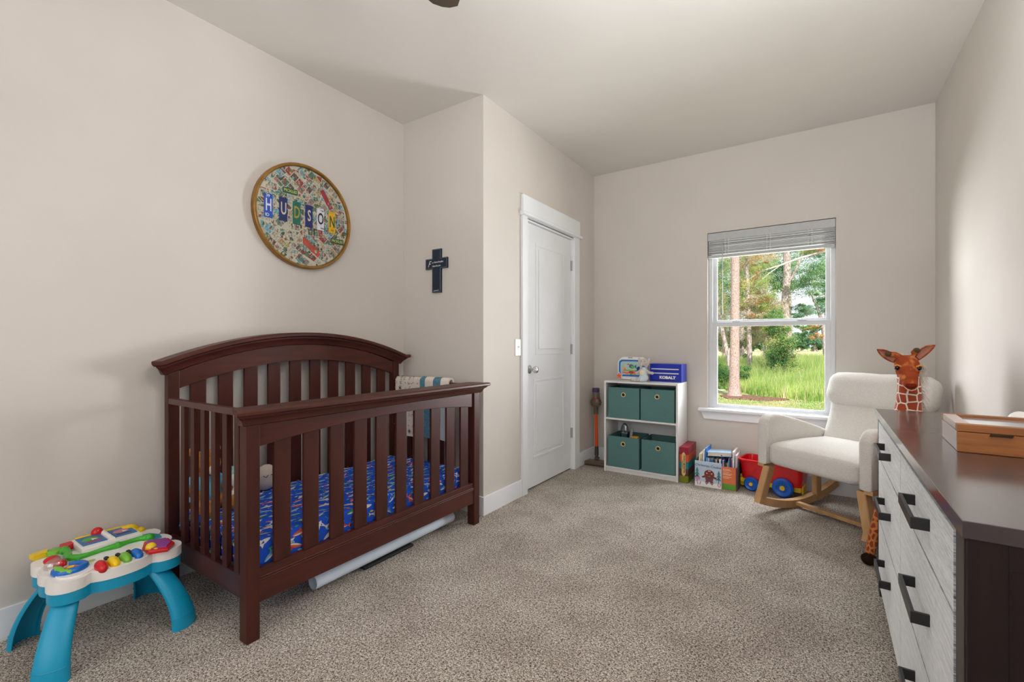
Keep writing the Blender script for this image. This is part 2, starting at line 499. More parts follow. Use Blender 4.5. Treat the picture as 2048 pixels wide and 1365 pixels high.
# ================================================================== WINDOW
nooff()
win = MB()
fy0, fy1 = YW+.045, YW+.125
fw = .032
win.box((WX0, fy0, WZ0), (WX0+fw, fy1, WZ1), .003); win.box((WX1-fw, fy0, WZ0), (WX1, fy1, WZ1), .003)
win.box((WX0+fw-.0005, fy0, WZ0), (WX1-fw+.0005, fy1, WZ0+.03), .002); win.box((WX0+fw-.0005, fy0, WZ1-fw), (WX1-fw+.0005, fy1, WZ1), .002)
win = struct('window_1', win, vinyl_m)
def sash(y, z0, z1, r, name, bot, top):
    x0, x1 = WX0+fw-.004, WX1-fw+.004
    mb = MB()
    mb.box((x0, y-.014, z0), (x0+r, y+.014, z1), .004); mb.box((x1-r, y-.014, z0), (x1, y+.014, z1), .004)
    mb.box((x0+r-.002, y-.014, z0), (x1-r+.002, y+.014, z0+bot), .004); mb.box((x0+r-.002, y-.014, z1-top), (x1-r+.002, y+.014, z1), .004)
    s = mb.build(name, vinyl_m, win)
    g = MB(); g.box((x0+r-.003, y-.002, z0+bot-.003), (x1-r+.003, y+.002, z1-top+.003))
    g.build('glass_pane', glass_m, s)
    return s
sash(YW+.066, WZ0+.025, 1.298, .040, 'lower_sash', .028, .038)
sash(YW+.098, 1.275, WZ1-.03, .034, 'upper_sash', .042, .03)
mb = MB()
for x in (-.57, -.11): mb.box((x-.03, YW+.045, 1.296), (x+.03, YW+.075, 1.306), .003); mb.cyl((x, YW+.06, 1.304), (x, YW+.06, 1.312), .009)
mb.build('sash_lock', vinyl_m, win)
# stool and apron
mb = MB(); mb.box((-.852, YW-.058, .552), (.172, YW+.05, .574), .004, 3)
struct('trim_4', mb, trim_m)
mb = MB(); mb.prism([(-.838, .552), (.158, .552), (.128, .482), (-.808, .482)], 1, YW-.02, YW, .003)
mb.box((-.842, YW-.034, .540), (.162, YW-.002, .5525), .003)
struct('trim_5', mb, trim_m)

# blind
bl = thing('window_blind', 'white horizontal slat blind drawn up at the top of the window', 'blind', (-.34, YW, 1.84))
bx0, bx1 = WX0+.006, WX1-.006
mb = MB(); mb.box((bx0-.003, YW-.004, 1.982), (bx1+.003, YW+.006, 2.044), .002)
mb.build('valance', blind_m, bl)
mb = MB(); mb.box((bx0, YW+.008, 1.992), (bx1, YW+.042, 2.044), .002); mb.build('headrail', blind_m, bl)
random.seed(3)
slat0 = None
nsl = 13
for i in range(nsl):
    z = 1.868 + i*.0092 + random.uniform(-.0012, .0012)
    if i in (6, 7): z += .001
    if slat0 is None:
        mb = MB(); x0, x1 = bx0+.002, bx1-.002
        mb.prism([(-.0, -.0012), (.021, .0012), (.042, -.0012), (.042, .0043), (.021, .0066), (0, .0043)], 0, x0, x1)
        slat0 = mb.build('slat', blind_m, bl)
        slat0.data.transform(Matrix.Translation(OFF)); base = Vector((0, YW-.003, 0))-OFF
        o = slat0
    else:
        o = slat0.copy(); COL.objects.link(o)
    o.location = (0-OFF.x, YW+.0-OFF.y+random.uniform(-.003, .002), z-OFF.z)
    o.rotation_euler = (random.uniform(-.05, .05), random.uniform(-.0015, .0015), 0)
MB().box((bx0, YW-.004, 1.836), (bx1, YW+.044, 1.858), .004, 3).build('bottom_rail', blind_m, bl)
for x in (-.632, -.331, -.056):
    mb = MB()
    for k in (-.012, .012):
        pts = []
        for q in range(34):
            z = 1.862+q*.0037
            pts.append((x+k+.004*math.sin(q*1.7+k*100), YW-.010-.004*abs(math.sin(q*1.1)), z))
        mb.tube(pts, .0016, 5)
    mb.build('ladder_cord', white_m, bl)
mb = MB(); mb.cyl((-.665, YW-.012, 1.985), (-.667, YW-.012, 1.365), .0035, n=8, m=steel_m); mb.cyl((-.667, YW-.012, 1.40), (-.667, YW-.012, 1.362), .005, n=8, m=steel_m)
mb.build('tilt_wand', None, bl, label='thin grey tilt wand')
nooff()

# ================================================================== CRIB
crib = thing('baby_crib', 'dark cherry wood baby crib with arched headboard and slatted sides', 'crib', (-2.12, 1.56, 0))
FX = -1.757       # front face of the front side
HX = -2.468       # front face of headboard posts
Yn, Yf = .862, 2.26
def post(x0, x1, y0, y1, z1):
    MB().box((x0, y0, 0), (x1, y1, z1), .004, 2).build('leg_post', cherry_m, crib)
post(FX-.055, FX, Yn, Yn+.05, .822); post(FX-.055, FX, Yf-.052, Yf, .822)
post(HX-.045, HX, Yn+.004, Yn+.05, .995); post(HX-.045, HX, Yf-.062, Yf-.010, .995)
# front slats, 10, shared mesh
s0 = None
for i in range(10):
    y = .973+.1252*i
    if s0 is None:
        s0 = MB().box((FX-.030, y, .25), (FX-.016, y+.07, .775), .003, 2).build('front_slat', cherry_m, crib)
    else:
        o = s0.copy(); COL.objects.link(o); o.location = (0, .1252*i, 0)
s0 = None
for i in range(10):
    y = .962+.1236*i
    if s0 is None:
        s0 = MB().box((HX-.034, y, .21), (HX-.018, y+.069, .96), .003, 2).build('headboard_slat', cherry_m, crib); z0_ = None
    hi = 1.023-.115*((y+.035-1.56)/.64)**2+.02
    if i == 0: continue
    o = s0.copy(); COL.objects.link(o)
    me = s0.data.copy(); o.data = me
    for v in me.vertices:
        if v.co.z > .7: v.co.z = hi - (.96-v.co.z) 
    o.location = (0, .1236*i, 0)
# front top rail with gently arched underside
def arc(y0, y1, zc, ze, n=24):
    yc = (y0+y1)/2; h = (y1-y0)/2
    return [(y0+(y1-y0)*i/n, zc+(ze-zc)*(((y0+(y1-y0)*i/n)-yc)/h)**2) for i in range(n+1)]
pts = arc(Yn+.045, Yf-.047, .768, .727) + [(Yf-.047, .825), (Yn+.045, .825)]
MB().prism(pts, 0, FX-.036, FX-.010, .002).build('top_rail', cherryh_m, crib)
# moulded cap of the front rail: cove then flat cap, mitred returns at both ends
def mould(path, prof, name, parent, m):
    """path points in the YZ plane at x=0, profile (outward, up)"""
    b = bmesh.new(); rings = []
    N = len(path)
    for i, (y, z) in enumerate(path):
        a = path[max(i-1, 0)]; c = path[min(i+1, N-1)]
        ty, tz = c[0]-a[0], c[1]-a[1]; L = math.hypot(ty, tz); ty /= L; tz /= L
        ny, nz_ = -tz, ty
        rings.append([(q[0], y+ny*q[1], z+nz_*q[1]) for q in prof])
    # pull ends outward following the profile, so that the ends flare like the face
    xin = min(q[0] for q in prof); base = prof[0][0]
    R = []
    for i, rg in enumerate(rings):
        R.append([b.verts.new(p) for p in rg])
    e0 = [b.verts.new((p[0], p[1]-max(0, q[0]-base), p[2])) for p, q in zip(rings[0], prof)]
    e1 = [b.verts.new((p[0], p[1]+max(0, q[0]-base), p[2])) for p, q in zip(rings[-1], prof)]
    R = [e0]+R+[e1]
    n = len(prof)
    for i in range(len(R)-1):
        for k in range(n): b.faces.new((R[i][k], R[i][(k+1) % n], R[i+1][(k+1) % n], R[i+1][k]))
    b.faces.new(R[0][::-1]); b.faces.new(R[-1])
    bmesh.ops.recalc_face_normals(b, faces=b.faces)
    mbb = MB(); mbb._merge(b, m)
    return mbb.build(name, None, parent, angle=30)
prof = [(FX-.002, 0), (FX+.006, .004), (FX+.010, .012), (FX+.016, .024), (FX+.030, .034), (FX+.032, .039),
        (FX+.040, .041), (FX+.046, .047), (FX+.046, .056), (FX+.040, .062), (FX-.090, .062), (FX-.090, .045), (FX-.060, .03), (FX-.05, 0)]
prof = [(FX-.05, 0)] + prof[:-1]
prof = [(max(p[0], FX-.09), p[1]) for p in prof]
def flip(pr): return pr
mould([(Yn-.008+(Yf+.008-Yn+.008)*i/20, .812) for i in range(21)], prof[1:]+[prof[0]], 'top_cap', crib, cherryh_m)
# front bottom rail with a double bead
mb = MB(); mb.box((FX-.034, Yn+.045, .136), (FX-.006, Yf-.047, .222), .002)
mb.box((FX-.034, Yn+.045, .228), (FX-.008, Yf-.047, .262), .003)
mb.cyl((FX-.008, Yn+.047, .2205), (FX-.008, Yf-.049, .2205), .0045, n=10); mb.cyl((FX-.008, Yn+.047, .2295), (FX-.008, Yf-.049, .2295), .0045, n=10)
mb.build('bottom_rail', cherryh_m, crib)
# headboard arch board
yA0, yA1 = Yn+.045, Yf-.058
lo = arc(yA0, yA1, 1.023, .908)
hi = arc(yA0, yA1, 1.12, .99)
MB().prism(lo+hi[::-1], 0, HX-.038, HX-.006, .002).build('headboard_arch', cherryh_m, crib)
hp = [(HX-.002, 0), (HX+.004, .004), (HX+.008, .016), (HX+.016, .028), (HX+.026, .038), (HX+.027, .044), (HX+.036, .046), (HX+.042, .052),
      (HX+.042, .062), (HX+.036, .070), (HX-.055, .070), (HX-.055, .04), (HX-.05, 0)]
path = arc(Yn-.008, Yf+.0, 1.112, .974, 30)
mould(path, hp, 'headboard_cap', crib, cherryh_m)
MB().box((HX-.036, yA0, .14), (HX-.006, yA1, .24), .003).build('headboard_bottom_rail', cherryh_m, crib)
# end panels
for (ye, far) in ((.866, 0), (2.205, 1)):
    s0 = None
    for k, x in enumerate((-2.343, -2.2475, -2.152, -2.0565, -1.961, -1.867)):
        if s0 is None: s0 = MB().box((x, ye+.002, .235), (x+.038, ye+.022, .85), .003, 2).build('side_slat', cherry_m, crib)
        else:
            o = s0.copy(); COL.objects.link(o); o.location = (x+2.343, 0, 0)
    MB().box((HX-.002, ye, .842), (FX-.05, ye+.026, .869), .004, 2).build('side_top_rail', mat('cherry_wood_cross', srgb(72, 32, 27), .33, .5, var=.22, vscale=6, stretch=(.7, 4, 6), coat=.06), crib)
    MB().box((HX-.002, ye, .155), (FX-.05, ye+.026, .243), .004, 2).build('side_bottom_rail', MATS['cherry_wood_cross'], crib)
mb = MB(); mb.box((-2.40, .865, .185), (-2.30, .8665, .215), 0); mb.build('warning_sticker', mat('dark_sticker', (.05, .05, .05), .4), crib, label='small dark printed sticker')
# mattress with printed sheet
nooff()
sheet_m = mat('sheet_blue', srgb(34, 88, 214), .85, .2, var=.05, vscale=5, bump=.15, bscale=30)
mat_t = thing('crib_mattress', 'crib mattress in a royal blue fitted sheet printed with small sharks', 'mattress', (-2.12, 1.55, .23))
mx0, mx1, my0, my1, mz0, mz1, mr = -2.44, -1.80, .895, 2.195, .232, .352, .035
MB().box((mx0, my0, mz0), (mx1, my1, mz1), mr, 5).build('fitted_sheet', sheet_m, mat_t)
palette = [mat('print_'+n, c, .85, .2) for n, c in (('white', srgb(230, 222, 214)), ('sky', srgb(120, 190, 226)), ('coral', srgb(226, 96, 72)), ('green', srgb(84, 170, 108)), ('yellow', srgb(222, 196, 70)), ('blue', srgb(70, 140, 220)))]
shark = [[(.5, -.01), (.40, .045), (.2, .10), (0, .12), (-.2, .08), (-.4, .0), (-.4, -.03), (-.2, -.05), (0, -.09), (.2, -.10), (.42, -.06)],
         [(-.36, .0), (-.58, .20), (-.50, -.005), (-.58, -.17), (-.36, -.02)], [(.10, .09), (-.06, .25), (-.09, .09)], [(.10, -.07), (-.08, -.25), (-.05, -.06)]]
belly = [[(.44, -.03), (.2, -.015), (-.1, -.01), (-.35, -.015), (-.2, -.05), (0, -.09), (.2, -.10), (.42, -.06)]]
leaf = [(-.5, 0), (-.25, .16), (.1, .2), (.5, 0), (.1, -.2), (-.25, -.16)]
leafs = [leaf]
def unroll(s, t, o=.0006):
    """s: distance from the far long edge across the top, over the rounded front edge and down; t: along y"""
    flat_w = (mx1-mr) - mx0
    if s <= flat_w: return (mx0+s, t, mz1+o)
    s -= flat_w; al = PI/2*mr
    if s <= al:
        a = s/mr; return (mx1-mr+(mr+o)*math.sin(a), t, mz1-mr+(mr+o)*math.cos(a))
    return (mx1+o, t, mz1-mr-(s-al))
def unroll_end(s, t, o=.0006):   # near short end: t along x, s from the top down over the near edge
    if s <= .06: return (t, my0+mr+.06-s, mz1+o)
    s -= .06; al = PI/2*mr
    if s <= al:
        a = s/mr; return (t, my0+mr-(mr+o)*math.sin(a), mz1-mr+(mr+o)*math.cos(a))
    return (t, my0-o, mz1-mr-(s-al))
random.seed(11)
pr = MB()
zj = [0.0]
def fish(fn, s, t, size, rot, shape, mt, smax, lift=0):
    i = pr._mi(mt); lift += zj[0]
    for part in shape:
        pts = []
        for (a, b) in part:
            a *= size; b *= size
            ss = s + a*math.sin(rot) + b*math.cos(rot); tt = t + a*math.cos(rot) - b*math.sin(rot)
            pts.append((min(max(ss, 0), smax), tt))
        if max(p[0] for p in pts) >= smax: continue
        f = pr.bm.faces.new([pr.bm.verts.new(fn(p[0], p[1], .0006+lift)) for p in pts]); f.material_index = i
def scatter(fn, s0, s1, t0, t1, smax, step):
    s = s0; row = 0
    while s < s1:
        t = t0 + (row % 2)*step*.5; row += 1
        while t < t1:
            k = random.random(); zj[0] = .0006*random.random()
            size = random.uniform(.062, .092)
            rot = random.choice((0, PI)) + random.uniform(-.7, .7)
            ss = s+random.uniform(-.007, .007); tt = t+random.uniform(-.01, .01)
            c = random.choice((palette[0], palette[0], palette[1], palette[2], palette[3], palette[5], palette[1]))
            fish(fn, ss, tt, size, rot, shark, c, smax)
            if c is not palette[0]: fish(fn, ss, tt, size, rot, belly, palette[0], smax, .0003)
            fish(fn, ss+step*.36, tt+step*.42, size*.30, rot, leafs, random.choice(palette), smax)
            fish(fn, ss-step*.30, tt+step*.5, size*.16, rot+1, leafs, random.choice(palette), smax)
            t += step
        s += step*.62
smax = (mx1-mr-mx0)+PI/2*mr+(mz1-mr-mz0-.004)
scatter(unroll, .03, smax-.005, my0+.05, my1-.05, smax, .082)
smax2 = .06+PI/2*mr+(mz1-mr-mz0-.004)
scatter(unroll_end, .05, smax2-.005, mx0+.05, mx1-.06, smax2, .080)
bmesh.ops.triangulate(pr.bm, faces=pr.bm.faces)
pr.build('shark_print', None, mat_t, smooth=False, kind='stuff')
nooff()

# under the crib
rollm = mat('pale_vinyl', srgb(222, 234, 248), .4, .4, var=.06, vscale=4)
t = thing('rolled_play_mat', 'pale blue rolled up vinyl mat lying on the carpet under the crib', 'play mat', (-1.93, 1.72, 0))
def spiral_roll(p, q, r, thick=.002, turns=2.3):
    p = Vector(p); q = Vector(q); d = (q-p).normalized(); a = d.cross(Vector((0, 0, 1))).normalized(); c = a.cross(d)
    b = bmesh.new(); N = 80; A = []; B = []
    for i in range(N+1):
        th = i/N*turns*2*PI; rr = r*(.80+.20*i/N)
        for (L, e) in ((A, p), (B, q)): L.append(b.verts.new(e+(a*math.cos(th)+c*math.sin(th))*rr))
    for i in range(N): b.faces.new((A[i], A[i+1], B[i+1], B[i]))
    return b
b = spiral_roll((-1.880, 1.207, .050), (-1.893, 2.145, .050), .034)
mb = MB(); mb._merge(b, rollm); mb.build('rolled_sheet', None, t)
# loose flap lying behind the roll
b = bmesh.new(); G = []
random.seed(5)
for i in range(26):
    row = []
    for j in range(7):
        y = 1.27+i*.031; x = -1.925-j*.034-.0008*i
        z = .062+.012*math.sin(i*.9+j*.8)+.008*noise.noise(Vector((i*.7, j*.6, 2))) + (.030 if j > 0 else 0)*(j/6)
        row.append(b.verts.new((x, y, z)))
    G.append(row)
for i in range(25):
    for j in range(6): b.faces.new((G[i][j], G[i+1][j], G[i+1][j+1], G[i][j+1]))
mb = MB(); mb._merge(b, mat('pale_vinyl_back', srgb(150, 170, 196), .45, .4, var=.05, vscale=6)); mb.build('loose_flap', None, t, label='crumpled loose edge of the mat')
t = thing('flat_black_case', 'flat black case lying beneath the rolled mat under the crib', 'case', (-1.99, 1.62, 0))
mb = MB(); mb.box((-2.22, 1.47, 0), (-1.855, 1.80, .015), .006, 3); mb.build('case_body', mat('black_cloth', (.012, .012, .014), .7), t)
MB().box((-1.875, 1.58, .0135), (-1.862, 1.68, .0165), .001).build('zip_strip', black_m, t)
nooff()

# ================================================================== plush toys in crib
furb = mat('bear_fur', srgb(178, 118, 62), 1, .1, var=.25, vscale=60, bump=.8, bscale=260, sheen=.1)
bear = thing('teddy_bear', 'brown teddy bear in a light blue shirt sitting in the crib corner', 'plush toy', (-2.36, .985, .352))
mb = MB()
mb.ball((-2.38, .985, .425), (.062, .055, .072)); mb.ball((-2.37, .985, .535), (.062, .060, .056))
mb.ball((-2.325, .985, .522), (.035, .030, .026))
for s in (-1, 1):
    mb.ball((-2.385, .985+s*.052, .588), (.014, .022, .022))
    mb.tube([(-2.39, .985+s*.045, .46), (-2.355, .985+s*.075, .435), (-2.31, .985+s*.07, .425)], .022, 10, rs=[.024, .022, .020])
    mb.ball((-2.305, .985+s*.068, .424), .023)
    mb.tube([(-2.37, .985+s*.035, .38), (-2.29, .985+s*.055, .378), (-2.24, .985+s*.060, .38)], .03, 10, rs=[.034, .029, .027])
    mb.ball((-2.225, .985+s*.06, .388), (.022, .028, .034))
fused(mb, 'bear_body', furb, bear, .006, 4)
mb = MB(); mb.ball((-2.300, .985, .518), (.026, .024, .022)); mb.build('muzzle', mat('cream_fur', srgb(222, 212, 205), 1, .1, bump=.6, bscale=260), bear, label='pale cream muzzle')
MB().ball((-2.274, .985, .528), (.006, .009, .006)).build('nose', black_m, bear)
for s in (-1, 1): MB().ball((-2.314, .985+s*.026, .548), .006).build('eye', black_m, bear)
sh = MB(); sh.lathe([(.050, -.045), (.072, -.05), (.073, -.02), (.068, .01), (.060, .035), (.045, .052), (.040, .05), (.055, .03), (.064, .008), (.069, -.02), (.066, -.045)], c=(-2.38, .985, .435), n=24, M=Matrix.Diagonal((1, .94, 1, 1)))
for s in (-1, 1): sh.cyl((-2.392, .985+s*.042, .468), (-2.362, .985+s*.075, .44), .026, .031, n=14)
sh.build('shirt', mat('light_blue_cloth', srgb(112, 190, 224), .9, .1, var=.06, vscale=30, bump=.2), bear, label='light blue shirt')
nooff()
hat_m = mat('teal_curly_fur', srgb(150, 198, 196), 1, .1, var=.22, vscale=70, bump=1, bscale=140)
p2 = thing('hooded_plush_lamb', 'small white plush with curly pale teal hood beside the teddy bear', 'plush toy', (-2.27, 1.10, .352))
mb = MB(); mb.ball((-2.27, 1.10, .395), (.038, .036, .044)); mb.ball((-2.262, 1.095, .462), (.036, .037, .036))
for s in (-1, 1):
    mb.ball((-2.235, 1.10+s*.028, .368), (.032, .016, .016)); mb.ball((-2.245, 1.10+s*.038, .41), (.02, .012, .012))
fused(mb, 'plush_body', mat('white_fur', srgb(232, 228, 226), 1, .1, bump=.6, bscale=240), p2, .005, 3)
mb = MB(); mb.ball((-2.276, 1.10, .472), (.040, .043, .041)); mb.ball((-2.295, 1.10, .42), (.03, .035, .045))
for s in (-1, 1): mb.ball((-2.282, 1.10+s*.034, .508), (.012, .012, .016))
fused(mb, 'hood', hat_m, p2, .005, 2, label='curly pale teal hood')
for s in (-1, 1): MB().ball((-2.229, 1.093+s*.014, .468), .0045).build('eye', black_m, p2)
nooff()
p3 = thing('beige_plush_pillow', 'beige plush pillow with stitched sleepy eyes against the crib headboard', 'plush pillow', (-2.37, 1.30, .352))
mb = MB(); mb.ball((-2.385, 1.31, .42), (.04, .06, .068)); fused(mb, 'pillow_body', mat('beige_plush', srgb(206, 192, 180), 1, .1, bump=.4, bscale=200), p3, .007, 2)
for (yy, zz) in ((1.288, .435), (1.328, .435)): MB().tube([(-2.345, yy-.013, zz+.005), (-2.341, yy, zz-.004), (-2.345, yy+.013, zz+.005)], .0018, 6).build('stitched_eye', black_m, p3)
nooff()

bear.location = (-2.378, .990, .352); bear.scale = (1.10, .95, 1.12)
p2.location = (-2.305, 1.095, .352); p2.scale = (1.15, 1.15, 1.15)
p3.location = (-2.385, 1.265, .352)
# blankets over the far end rail
def blanket(name, label, x0, x1, zin, zout, m, thick, mats=None, bands=None, wav=.004):
    """cloth hung over the far end rail: cross-section in YZ, wavy along x"""
    global OFF
    t = thing(name, label, 'blanket', ((x0+x1)/2, 2.21, .87))
    ztop = .885+thick; yi = 2.198-thick*.6; yo = 2.238+thick*.6
    sec = []
    for i in range(14): sec.append((yi, zin+(ztop-.03-zin)*i/14))
    for i in range(9):
        a = PI-PI*i/8; sec.append(((yi+yo)/2+(yo-yi)/2*math.cos(a), ztop-.03+.03*math.sin(a)))
    for i in range(1, 10): sec.append((yo, ztop-.03-(ztop-.03-zout)*i/9))
    return t, sec
def cloth_strip(x0, x1, sec, m, parent, name, thick=.012, wav=.004, nx=14, seed=0, hem=.01):
    b = bmesh.new(); G = []
    n = len(sec)
    for i in range(nx+1):
        x = x0+(x1-x0)*i/nx; row = []
        for j, (y, z) in enumerate(sec):
            e = noise.noise(Vector((x*14+seed, z*5, j*.13)))
            yy = y + e*wav*(-1 if j < n/2 else 1)
            zz = z + (hem*noise.noise(Vector((x*18, seed, 1))) if j == 0 else 0)
            row.append(b.verts.new((x+.002*e, yy, zz)))
        G.append(row)
    for i in range(nx):
        for j in range(n-1): b.faces.new((G[i][j], G[i+1][j], G[i+1][j+1], G[i][j+1]))
    bmesh.ops.recalc_face_normals(b, faces=b.faces)
    r = bmesh.ops.solidify(b, geom=b.faces[:], thickness=thick)
    mb = MB(); mb._merge(b, m)
    return mb.build(name, None, parent, angle=60)
cream_m = mat('cream_cloth', srgb(228, 216, 204), .95, .1, var=.03, vscale=20, bump=.2, bscale=300)
teal_m = mat('teal_knit', srgb(92, 134, 152), .95, .1, var=.15, vscale=60, bump=.8, bscale=200)
t, sec = blanket('doodle_print_blanket', 'cream baby blanket with sea doodle print hung over the far crib rail', -2.44, -2.21, .49, .60, cream_m, .006)
cloth_strip(-2.442, -2.205, sec, cream_m, t, 'blanket_cloth', .006, .004, seed=1)
random.seed(21)
dm = [mat('doodle_'+a, c, .9, .1) for a, c in (('dark', srgb(52, 44, 42)), ('teal', srgb(58, 104, 120)), ('rust', srgb(190, 100, 78)), ('grey', srgb(130, 134, 140)), ('peach', srgb(214, 164, 140)))]
pr = MB()
def doodle(cx_, fn, s, size):
    k = random.randrange(4); mtl = random.choice(dm); rot = random.uniform(0, 6.28)
    def put(a, c):
        ca, sa = math.cos(rot), math.sin(rot)
        return fn(cx_+(a*ca-c*sa)*size, s+(a*sa+c*ca)*size)
    if k == 0:
        for q in range(3):
            an = q*PI/3; d_ = (math.cos(an), math.sin(an)); n_ = (-d_[1]*.12, d_[0]*.12)
            pr.poly([put(d_[0]+n_[0], d_[1]+n_[1]), put(d_[0]-n_[0], d_[1]-n_[1]), put(-d_[0]-n_[0], -d_[1]-n_[1]), put(-d_[0]+n_[0], -d_[1]+n_[1])], mtl)
    elif k == 1:
        pr.poly([put(a*.8, c*.8) for (a, c) in leaf], mtl)
    elif k == 2:
        P = [(-1, 0), (-.5, .35), (0, 0), (.5, -.35), (1, 0)]
        for i in range(4):
            a, c = P[i], P[i+1]; pr.poly([put(a[0], a[1]+.13), put(c[0], c[1]+.13), put(c[0], c[1]-.13), put(a[0], a[1]-.13)], mtl)
    else:
        N = 8
        for i in range(N-2):
            a0, a1 = i*2*PI/N, (i+1)*2*PI/N
            pr.poly([put(.6*math.cos(a0), .6*math.sin(a0)), put(.6*math.cos(a1), .6*math.sin(a1)), put(.4*math.cos(a1), .4*math.sin(a1)), put(.4*math.cos(a0), .4*math.sin(a0))], mtl)
ztop = .885+.006; yi = 2.198-.0036; yo = 2.238+.0036
def bfn(x, s):
    # s measured downward from top along the inner face; negative goes over the top
    if s > .0: return (x, yi-.0078, ztop-.03-s)
    a = PI+ (s/.045)*PI/2*1.2
    return (x, (yi+yo)/2+((yo-yi)/2+.008)*math.cos(a), ztop-.03+.038*math.sin(PI-(-s/.045)*PI/2*1.2) )
for i in range(6):
    for j in range(10):
        s = .01+j*.036
        doodle(-2.425+i*.04+random.uniform(-.008, .008), bfn, s, .016)
def tfn(x, s):
    a = PI - s*PI
    return (x, (yi+yo)/2+((yo-yi)/2+.0085)*math.cos(a), ztop-.03+.0385*math.sin(a))
for i in range(6):
    for s in (.18, .38): doodle(-2.425+i*.04+random.uniform(-.01, .01), lambda x, q, s=s: tfn(x, s+(q)/.09), 0, .0145)
pr.build('printed_doodles', None, t, smooth=False, kind='stuff')
nooff()
t, sec = blanket('striped_teal_blanket', 'white and teal striped knit blanket draped over the far crib rail', -2.2, -1.93, .50, .62, teal_m, .014)
edges = [(-2.203, -2.158, teal_m), (-2.158, -2.085, cream_m), (-2.085, -2.020, teal_m), (-2.020, -1.955, cream_m)]
for i, (a, b_, m_) in enumerate(edges):
    sc = [(y, (z if j > 0 else z)) for j, (y, z) in enumerate(sec)]
    if m_ is cream_m: sc = [p if p[1] > .70 or True else p for p in sec]
    cloth_strip(a, b_+.001, sc, m_, t, 'blanket_stripe', .013, .005, nx=4, seed=4, hem=.0)
# rolled-over front layer in teal hanging inside
sec2 = [(2.176, .505+(.83-.505)*i/10) for i in range(11)]
cloth_strip(-2.18, -2.04, sec2, teal_m, t, 'hanging_fold', .010, .008, nx=8, seed=9)
nooff()
t = thing('pale_muslin_cloth', 'pale grey muslin cloth hanging at the right end of the far crib rail', 'cloth', (-1.93, 2.18, .84))
sec3 = [(2.172, .505+(.84-.505)*i/10) for i in range(11)]
cloth_strip(-1.99, -1.905, sec3, mat('pale_muslin', srgb(196, 206, 210), .95, .1, bump=.2), t, 'cloth', .008, .006, nx=6, seed=13)
nooff()

# ================================================================== ACTIVITY TABLE
teal_p = mat('teal_plastic', srgb(12, 158, 200), .38, .5, var=.02, vscale=3)
red_p = mat('red_plastic', srgb(206, 22, 34), .25, .5); yel_p = mat('yellow_plastic', srgb(244, 204, 20), .25, .5)
grn_p = mat('green_plastic', srgb(64, 172, 44), .25, .5); blu_p = mat('blue_plastic', srgb(20, 108, 200), .25, .5)
pur_p = mat('purple_plastic', srgb(146, 60, 150), .4, .5, bump=.3, bscale=120); lime_p = mat('lime_plastic', srgb(120, 186, 62), .3, .5)
tealp2 = mat('deep_teal_plastic', srgb(26, 140, 160), .35, .5, bump=.5, bscale=90)
at = thing('activity_table', 'white and teal toddler activity table with colourful buttons left of the crib', 'toy table', (-2.30, .60, 0))
def lobed(scale, sub=2):
    # four corner lobes, a smaller bump on each short side and a shallow bow on each long side
    side = [(-2.457, .450), (-2.445, .425), (-2.41, .417), (-2.378, .423), (-2.358, .437), (-2.342, .424), (-2.315, .416), (-2.285, .416), (-2.262, .424), (-2.246, .436),
            (-2.232, .422), (-2.20, .415), (-2.168, .423), (-2.146, .445), (-2.139, .475), (-2.146, .505), (-2.163, .524), (-2.147, .550), (-2.137, .582), (-2.134, .615)]
    cy_ = .615; cx_ = -2.300
    q = side + [(x, 2*cy_-y) for x, y in side[::-1][1:]]
    back = [(2*cx_-x, y) for x, y in q if x > -2.17 and .44 < y < .79]
    pts = q + back[::-1]
    n = len(pts); out = []
    for i in range(n):
        p0, p1, p2, p3 = pts[i-1], pts[i], pts[(i+1) % n], pts[(i+2) % n]
        for k in range(sub):
            t = k/sub
            out.append(tuple(.5*((2*p1[c])+(-p0[c]+p2[c])*t+(2*p0[c]-5*p1[c]+4*p2[c]-p3[c])*t*t+(-p0[c]+3*p1[c]-3*p2[c]+p3[c])*t**3) for c in (0, 1)))
    return [(cx_+(x-cx_)*scale, cy_+(y-cy_)*scale) for x, y in out]
MB().prism(lobed(1.0), 2, .262, .300, .007, 3).build('tabletop', white_m, at)
MB().prism(lobed(.985), 2, .222, .264, .006, 2).build('lower_rim', teal_p, at)
